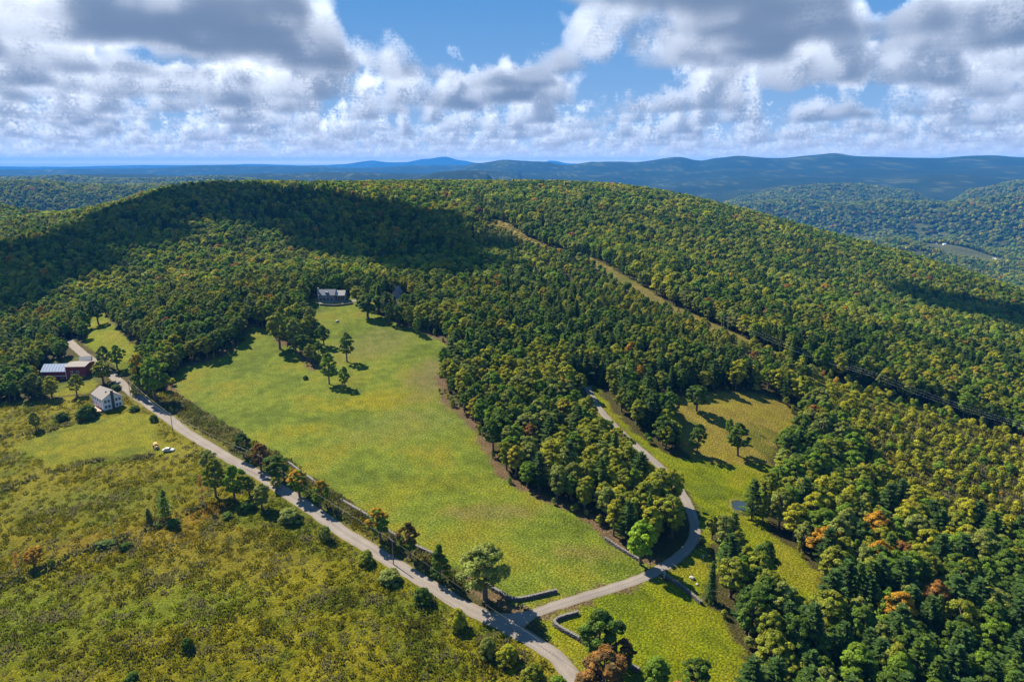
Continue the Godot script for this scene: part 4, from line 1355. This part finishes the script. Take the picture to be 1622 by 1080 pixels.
# ---------------------------------------------------------------- stone walls, poles, vehicles, small things
func build_walls() -> void:
	var rng := RandomNumberGenerator.new()
	rng.seed = 5
	for q in [[WALL_A, "dry stone wall at the field edge beside roadside scrub", 0.8], [WALL_B, "dry stone wall between orange topped tree and cone-shaped tree", 0.8], [WALL_C, "angled dry stone wall beside the big spreading tree", 1.0], [WALL_D, "angled dry stone wall beside the tall tree at the entrance", 1.0],
			[WALL_E, "dry stone wall running from the gate post to the lone spruce", 1.0], [WALL_F, "dry stone wall under the end of the wood by the driveway", 0.9], [WALL_G, "tumbled stone wall behind the orange topped roadside tree", 0.7], [WALL_H, "low terrace wall below the grey house", 1.1]]:
		var pts := resample(q[0], 0.55)
		var mid: Vector2 = pts[pts.size() / 2]
		var base := Vector3(mid.x, ground_height(mid.x, mid.y), mid.y)
		var st := SurfaceTool.new()
		st.begin(Mesh.PRIMITIVE_TRIANGLES)
		for k in pts.size():
			var p := pts[k]
			var dir := (pts[mini(k + 1, pts.size() - 1)] - pts[maxi(k - 1, 0)]).normalized()
			var side := Vector2(-dir.y, dir.x)
			for row in 3:
				for s in [-0.3, 0.3]:
					var at: Vector2 = p + side * (s * (1.0 - row * 0.22) + rng.randf_range(-0.06, 0.06))
					var m := BoxMesh.new()
					m.size = Vector3(rng.randf_range(0.45, 0.75), rng.randf_range(0.28, 0.42), rng.randf_range(0.42, 0.62))
					var b := Basis.from_euler(Vector3(rng.randf_range(-0.18, 0.18), -dir.angle() + rng.randf_range(-0.3, 0.3), rng.randf_range(-0.2, 0.2)))
					st.append_from(m, 0, Transform3D(b, Vector3(at.x, ground_height(at.x, at.y) + 0.14 + row * 0.3 * q[2], at.y) - base))
		var w := thing("stone_wall", q[1], "wall", base)
		var o := part("stones", st.commit(), mats.stone, w)
		o.set_meta("kind", "stuff")
		# pale cap stones along the top
		var cap := SurfaceTool.new()
		cap.begin(Mesh.PRIMITIVE_TRIANGLES)
		for k in range(0, pts.size(), 2):
			var p := pts[k]
			var m := BoxMesh.new()
			m.size = Vector3(rng.randf_range(0.6, 1.0), 0.16, rng.randf_range(0.55, 0.8))
			cap.append_from(m, 0, Transform3D(Basis(Vector3.UP, rng.randf_range(-0.5, 0.5) - (pts[mini(k + 1, pts.size() - 1)] - pts[maxi(k - 1, 0)]).angle()), Vector3(p.x, ground_height(p.x, p.y) + 0.32 + 0.62 * q[2], p.y) - base))
		o = part("cap_stones", cap.commit(), mats.cap_stone, w)
		o.set_meta("kind", "stuff")

func rod(a: Vector3, b: Vector3, ra: float, rb: float, sides := 7) -> ArrayMesh:
	var l := Leaves.new()
	l.tube(a, b, ra, rb, Color.WHITE, sides)
	var m := ArrayMesh.new()
	l.surface_to(m, null)
	return m

func wire_mesh(a: Vector3, b: Vector3, sag: float, r: float) -> ArrayMesh:
	var l := Leaves.new()
	var n := 10
	for k in n:
		var t := k / float(n)
		var u := (k + 1) / float(n)
		l.tube(a.lerp(b, t) - Vector3(0, sag * 4.0 * t * (1.0 - t), 0), a.lerp(b, u) - Vector3(0, sag * 4.0 * u * (1.0 - u), 0), r, r, Color.WHITE, 4)
	var m := ArrayMesh.new()
	l.surface_to(m, null)
	return m

func build_poles() -> void:
	var feet := [Vector2(22.0, -129.0), Vector2(-36.8, -187.4), Vector2(-100.0, -249.5), Vector2(-158.0, -296.7), Vector2(-205.0, -347.0)]
	var words := ["wooden utility pole at the bottom of the road", "wooden utility pole between road and grey-green bush", "wooden utility pole by the roadside clump of trees", "wooden utility pole beside the lawn of the white house", "wooden utility pole by the upper road trees"]
	var tops := []
	for k in feet.size():
		var p: Vector2 = feet[k]
		var at := Vector3(p.x, ground_height(p.x, p.y), p.y)
		var t := thing("utility_pole", words[k], "pole", at, -0.785)
		part("pole", rod(Vector3(0, -0.4, 0), Vector3(0, 9.0, 0), 0.17, 0.12), mats.wood, t)
		part("crossarm", box_mesh(Vector3(0, 8.5, 0.16), Vector3(2.0, 0.14, 0.12)), mats.wood, t)
		part("insulator", rod(Vector3(0, 9.0, 0), Vector3(0, 9.25, 0), 0.06, 0.05), mats.trim, t)
		tops.append(at)
	for k in feet.size() - 1:
		for s in [[-0.9, 8.6], [0.9, 8.6], [0.0, 7.0]]:
			var o: Vector3 = Vector3(0.707, 0, 0.707) * s[0] + Vector3(0, s[1], 0)
			var w := part(numbered("utility_wire"), wire_mesh(tops[k] + o, tops[k + 1] + o, 0.7, 0.022), mats.dark_wire, self)
			tag(w, "thin dark wire strung between the roadside utility poles", "wire", "wires along the road")
	# the transmission line through the cleared strip
	var line := resample(CORRIDOR_LINE, 1.0)
	var run := 0.0
	var heads := []
	for k in range(1, line.size()):
		run += line[k].distance_to(line[k - 1])
		if k == 1 or run > 95.0:
			run = 0.0
			heads.append(line[k])
	var side := Vector3(0.93, 0, -0.36) * -1.0
	var prev = null
	for k in heads.size():
		var p: Vector2 = heads[k]
		var at := Vector3(p.x, smooth_height(p.x, p.y), p.y)
		var turn := atan2(-side.z, side.x)
		if p.y < -460.0:
			break
		if absf(p.x) < -p.y * 0.8 and k != 1:
			var t := thing("transmission_pole", "twin-post wooden pylon standing in the cleared power line strip", "pylon", at, turn, "pylons of the power line")
			for s in [-1.9, 1.9]:
				part("post", rod(Vector3(s, -0.5, 0), Vector3(s, 13.0, 0), 0.18, 0.13), mats.wood, t)
			part("crossarm", box_mesh(Vector3(0, 11.8, 0.22), Vector3(8.4, 0.24, 0.18)), mats.wood, t)
		if prev != null:
			for s in [-3.9, 0.0, 3.9]:
				var o: Vector3 = side * s + Vector3(0, 11.6, 0)
				var w := part(numbered("power_cable"), wire_mesh(prev + o, at + o, 2.6, 0.018), mats.wire, self)
				tag(w, "pale power cable hanging above the cleared strip", "cable", "cables of the power line")
		prev = at

func wheel(parent: Node, at: Vector3, r: float, w: float) -> void:
	var t := part("wheel", rod(at - Vector3(0, 0, w / 2), at + Vector3(0, 0, w / 2), r, r, 14), mats.dark_wire, parent)
	part("rim", rod(at - Vector3(0, 0, w / 2 + 0.02), at + Vector3(0, 0, w / 2 + 0.02), r * 0.55, r * 0.02, 12), mats.wire, t)

func build_vehicles() -> void:
	var silver := plain(0.50, 0.53, 0.56, 0.3, 0.3)
	var at := Vector3(-150.0, ground_height(-150.0, -276.0), -276.0)
	var c := thing("parked_car", "silver car parked on the grass beside a red tractor", "car", at, 0.12)
	# side outline of the body, extruded across
	var body := CSGPolygon3D.new()
	var lower := PackedVector2Array([Vector2(-2.3, 0.35), Vector2(2.3, 0.35), Vector2(2.35, 0.75), Vector2(2.1, 0.92), Vector2(1.1, 1.02), Vector2(-1.6, 1.05), Vector2(-2.3, 0.95)])
	part("body", extrude(lower, 1.8), silver, c)
	var cab := PackedVector2Array([Vector2(-1.75, 1.0), Vector2(1.05, 1.0), Vector2(0.35, 1.5), Vector2(-1.2, 1.52)])
	part("window", extrude(cab, 1.6), mats.glass, c)
	part("roof", box_mesh(Vector3(-0.45, 1.54, 0), Vector3(1.7, 0.07, 1.5)), silver, c)
	for x in [-1.45, 1.45]:
		for z in [-0.82, 0.82]:
			wheel(c, Vector3(x, 0.34, z), 0.34, 0.22)
	for z in [-0.65, 0.65]:
		part("headlight", box_mesh(Vector3(2.3, 0.72, z), Vector3(0.14, 0.16, 0.34)), mats.trim, c)
	body.free()
	var red := plain(0.30, 0.05, 0.03, 0.5)
	at = Vector3(-157.5, ground_height(-157.5, -280.0), -280.0)
	var t := thing("tractor", "red tractor parked on the grass beside the silver car", "tractor", at, -0.9)
	part("hood", extrude(PackedVector2Array([Vector2(0.1, 0.8), Vector2(1.9, 0.8), Vector2(1.95, 1.35), Vector2(0.1, 1.55)]), 0.8), red, t)
	part("chassis", box_mesh(Vector3(0.3, 0.75, 0), Vector3(3.0, 0.3, 0.6)), mats.dark_wire, t)
	part("seat", box_mesh(Vector3(-0.7, 1.4, 0), Vector3(0.5, 0.5, 0.5)), mats.dark_wire, t)
	for z in [-0.75, 0.75]:
		part("fender", extrude(PackedVector2Array([Vector2(-1.4, 1.2), Vector2(-0.2, 1.2), Vector2(-0.3, 1.6), Vector2(-1.2, 1.6)]), 0.4, z), red, t)
		wheel(t, Vector3(-0.8, 0.75, z * 1.15), 0.75, 0.4)
		wheel(t, Vector3(1.4, 0.45, z), 0.45, 0.28)
	part("exhaust", rod(Vector3(1.2, 1.4, 0.2), Vector3(1.2, 2.2, 0.2), 0.05, 0.05), mats.dark_wire, t)
	part("canopy", box_mesh(Vector3(-0.5, 2.35, 0), Vector3(1.5, 0.08, 1.3)), plain(0.45, 0.28, 0.1), t)
	for z in [-0.5, 0.5]:
		part("post", rod(Vector3(-1.0, 1.5, z), Vector3(-1.0, 2.35, z), 0.04, 0.04), mats.dark_wire, t)

func extrude(outline_points: PackedVector2Array, wide: float, z := 0.0) -> ArrayMesh:
	var st := SurfaceTool.new()
	st.begin(Mesh.PRIMITIVE_TRIANGLES)
	st.set_smooth_group(-1)
	var idx := Geometry2D.triangulate_polygon(outline_points)
	for s in [-1.0, 1.0]:
		for k in idx.size():
			var p := outline_points[idx[k if s > 0.0 else idx.size() - 1 - k]]
			st.add_vertex(Vector3(p.x, p.y, z + s * wide / 2.0))
	for k in outline_points.size():
		var a := outline_points[k]
		var b := outline_points[(k + 1) % outline_points.size()]
		quad(st, Vector3(a.x, a.y, z - wide / 2), Vector3(a.x, a.y, z + wide / 2), Vector3(b.x, b.y, z + wide / 2), Vector3(b.x, b.y, z - wide / 2))
	st.generate_normals()
	return st.commit()

func boulder(sd: int, r: float) -> ArrayMesh:
	var m := SphereMesh.new()
	m.radius = r
	m.height = r * 1.5
	m.radial_segments = 12
	m.rings = 7
	var arr := m.get_mesh_arrays()
	var v: PackedVector3Array = arr[Mesh.ARRAY_VERTEX]
	for k in v.size():
		v[k] *= 1.0 + 0.35 * lumps.get_noise_3d(v[k].x * 14.0 / r + sd * 31.0, v[k].y * 14.0 / r, v[k].z * 14.0 / r)
	var st := SurfaceTool.new()
	st.begin(Mesh.PRIMITIVE_TRIANGLES)
	st.set_smooth_group(-1)
	var idx: PackedInt32Array = arr[Mesh.ARRAY_INDEX]
	for k in idx:
		st.add_vertex(v[k])
	st.generate_normals()
	return st.commit()

func build_small_things() -> void:
	for q in [[54.4, -181.4, 0.8, "pale boulder beside the driveway stone wall"], [55.2, -178.6, 0.45, "small pale rock near the pale boulder by the wall"], [-114.2, -434.5, 1.1, "pale boulder on the grass below the grey house"]]:
		var o := part(numbered("boulder"), boulder(int(absf(q[0])), q[2]), mats.pale_stone, self, Transform3D(Basis(), Vector3(q[0], ground_height(q[0], q[1]) + q[2] * 0.3, q[1])))
		tag(o, q[3], "boulder")
	for q in [[45.9, -180.9, 1.9, "granite gate post at the end of the driveway stone wall"], [60.6, -191.9, 1.3, "pale marker post on the grass beside the shaded driveway"]]:
		var t := thing("stone_post", q[3], "post", Vector3(q[0], ground_height(q[0], q[1]), q[1]), 0.3)
		part("shaft", box_mesh(Vector3(0, q[2] / 2 - 0.2, 0), Vector3(0.45, q[2] + 0.4, 0.4)), mats.pale_stone, t)
		part("cap", box_mesh(Vector3(0, q[2] + 0.06, 0), Vector3(0.6, 0.12, 0.55)), mats.pale_stone, t)

# ---------------------------------------------------------------- rough grass and weeds
func tuft(sd: int, blades: int, high: float, wide: float) -> ArrayMesh:
	var rng := RandomNumberGenerator.new()
	rng.seed = sd
	var l := Leaves.new()
	for k in blades:
		var a := rng.randf() * TAU
		var r := sqrt(rng.randf()) * wide
		var out := Vector3(cos(a), 0, sin(a))
		var up := (out * rng.randf_range(0.1, 0.8) + Vector3.UP).normalized()
		var h := high * rng.randf_range(0.55, 1.1) * (1.0 - 0.45 * r / wide)
		var nor := (out * 0.7 + Vector3.UP * 0.6 + ball(rng) * 0.6).normalized()
		nor = (nor - up * nor.dot(up)).normalized()
		var t := rng.randf_range(0.5, 0.85)
		l.kite(out * r + up * h * 0.5, nor, up, h * 0.5, wide * rng.randf_range(0.14, 0.26), Color(t, t, t))
	var m := ArrayMesh.new()
	l.surface_to(m, leaf_mat("white"))
	return m

func build_weeds() -> void:
	var rng := RandomNumberGenerator.new()
	rng.seed = 404
	var meshes := [tuft(1, 22, 0.75, 0.75), tuft(2, 26, 1.1, 0.9), tuft(3, 16, 0.35, 0.6)]
	var lists := {"meadow_weeds": [[[], []], [[], []], [[], []]], "field_grass": [[[], []], [[], []], [[], []]], "regrowth_brush": [[[], []], [[], []], [[], []]]}
	var z := -105.0
	while z > -345.0:
		var s := 1.45 if z > -240.0 else 1.9
		var x := z * 0.93 - 6.0
		while x < (300.0 if z < -180.0 else 140.0):
			var p := Vector2(x + rng.randf_range(-0.8, 0.8), z + rng.randf_range(-0.8, 0.8))
			x += s
			if absf(p.x) > -p.y * 0.92 + 5.0:
				continue
			var kind := zone(p)
			var r := rng.randf()
			var n := patch.get_noise_2d(p.x * 3.5, p.y * 3.5)
			var f := lumps.get_noise_2d(p.x * 4.0 + 11.0, p.y * 4.0)
			var c := ground_color(p.x, p.y)
			var size := 0.0
			var which := 0
			var list := "meadow_weeds"
			if kind == "meadow":
				if line_distance(p, ROAD_LINE) < 3.6: continue
				if n * 0.8 + f * 0.8 + r * 0.6 < 0.10: continue
				size = rng.randf_range(0.5, 1.2) + maxf(n, 0.0) * 0.8
				which = 0 if r < 0.6 else 1
			elif kind == "verge":
				if line_distance(p, ROAD_LINE) < 4.2 or line_distance(p, DRIVE_LINE) < 5.0: continue
				size = rng.randf_range(0.8, 1.7)
				which = 1
			elif kind == "regrowth":
				size = rng.randf_range(1.3, 2.6)
				which = 1
				list = "regrowth_brush"
			elif kind in ["field", "green", "south"]:
				if r < 0.55 or line_distance(p, DRIVE_LINE) < 3.2: continue
				size = rng.randf_range(0.35, 0.9)
				which = 2
				list = "field_grass"
			else:
				continue
			var tone := (rng.randf_range(0.92, 1.08) if which == 2 else rng.randf_range(0.8, 1.3)) * 1.5
			var col := Color(c.r * tone, c.g * tone, c.b * tone)
			var row := 99.0
			if kind == "meadow":
				for l in [HEDGE_A, HEDGE_B, HEDGE_C]:
					row = minf(row, line_distance(p, l))
			var stand := patch.get_noise_2d(p.x * 6.0 + 900.0, p.y * 6.0)
			if which != 2 and stand + r * 0.3 > 0.42:
				col = Color(0.22, 0.20, 0.10)
			elif row < 1.6 + 1.6 * absf(f):
				col = Color(0.075, 0.085, 0.022) if r < 0.6 else Color(0.17, 0.16, 0.08)
				size = rng.randf_range(1.2, 2.4)
			elif which != 2 and stand - r * 0.3 < -0.44:
				col = Color(0.125, 0.118, 0.018)
			elif which != 2 and r < 0.06:
				col = Color(0.10, 0.07, 0.03)
			var y := ground_height(p.x, p.y)
			lists[list][which][0].append(Transform3D(Basis(Vector3.UP, r * 40.0).scaled(Vector3(size, size * rng.randf_range(0.7, 1.2), size)), Vector3(p.x, y - 0.04, p.y)))
			lists[list][which][1].append(col)
		z -= s
	for called in lists:
		var o := Node3D.new()
		o.name = called
		add_child(o)
		if called == "meadow_weeds":
			tag(o, "rough weeds and tall grass of the meadow and verges", "weeds", "", "stuff")
		elif called == "regrowth_brush":
			tag(o, "yellow-green brush growing back beside the power line", "brush", "", "stuff")
		else:
			tag(o, "short tufted grass of the mown green fields", "grass", "", "stuff")
		for k in 3:
			if lists[called][k][0].size():
				add_mass("tufts", meshes[k], lists[called][k], o)
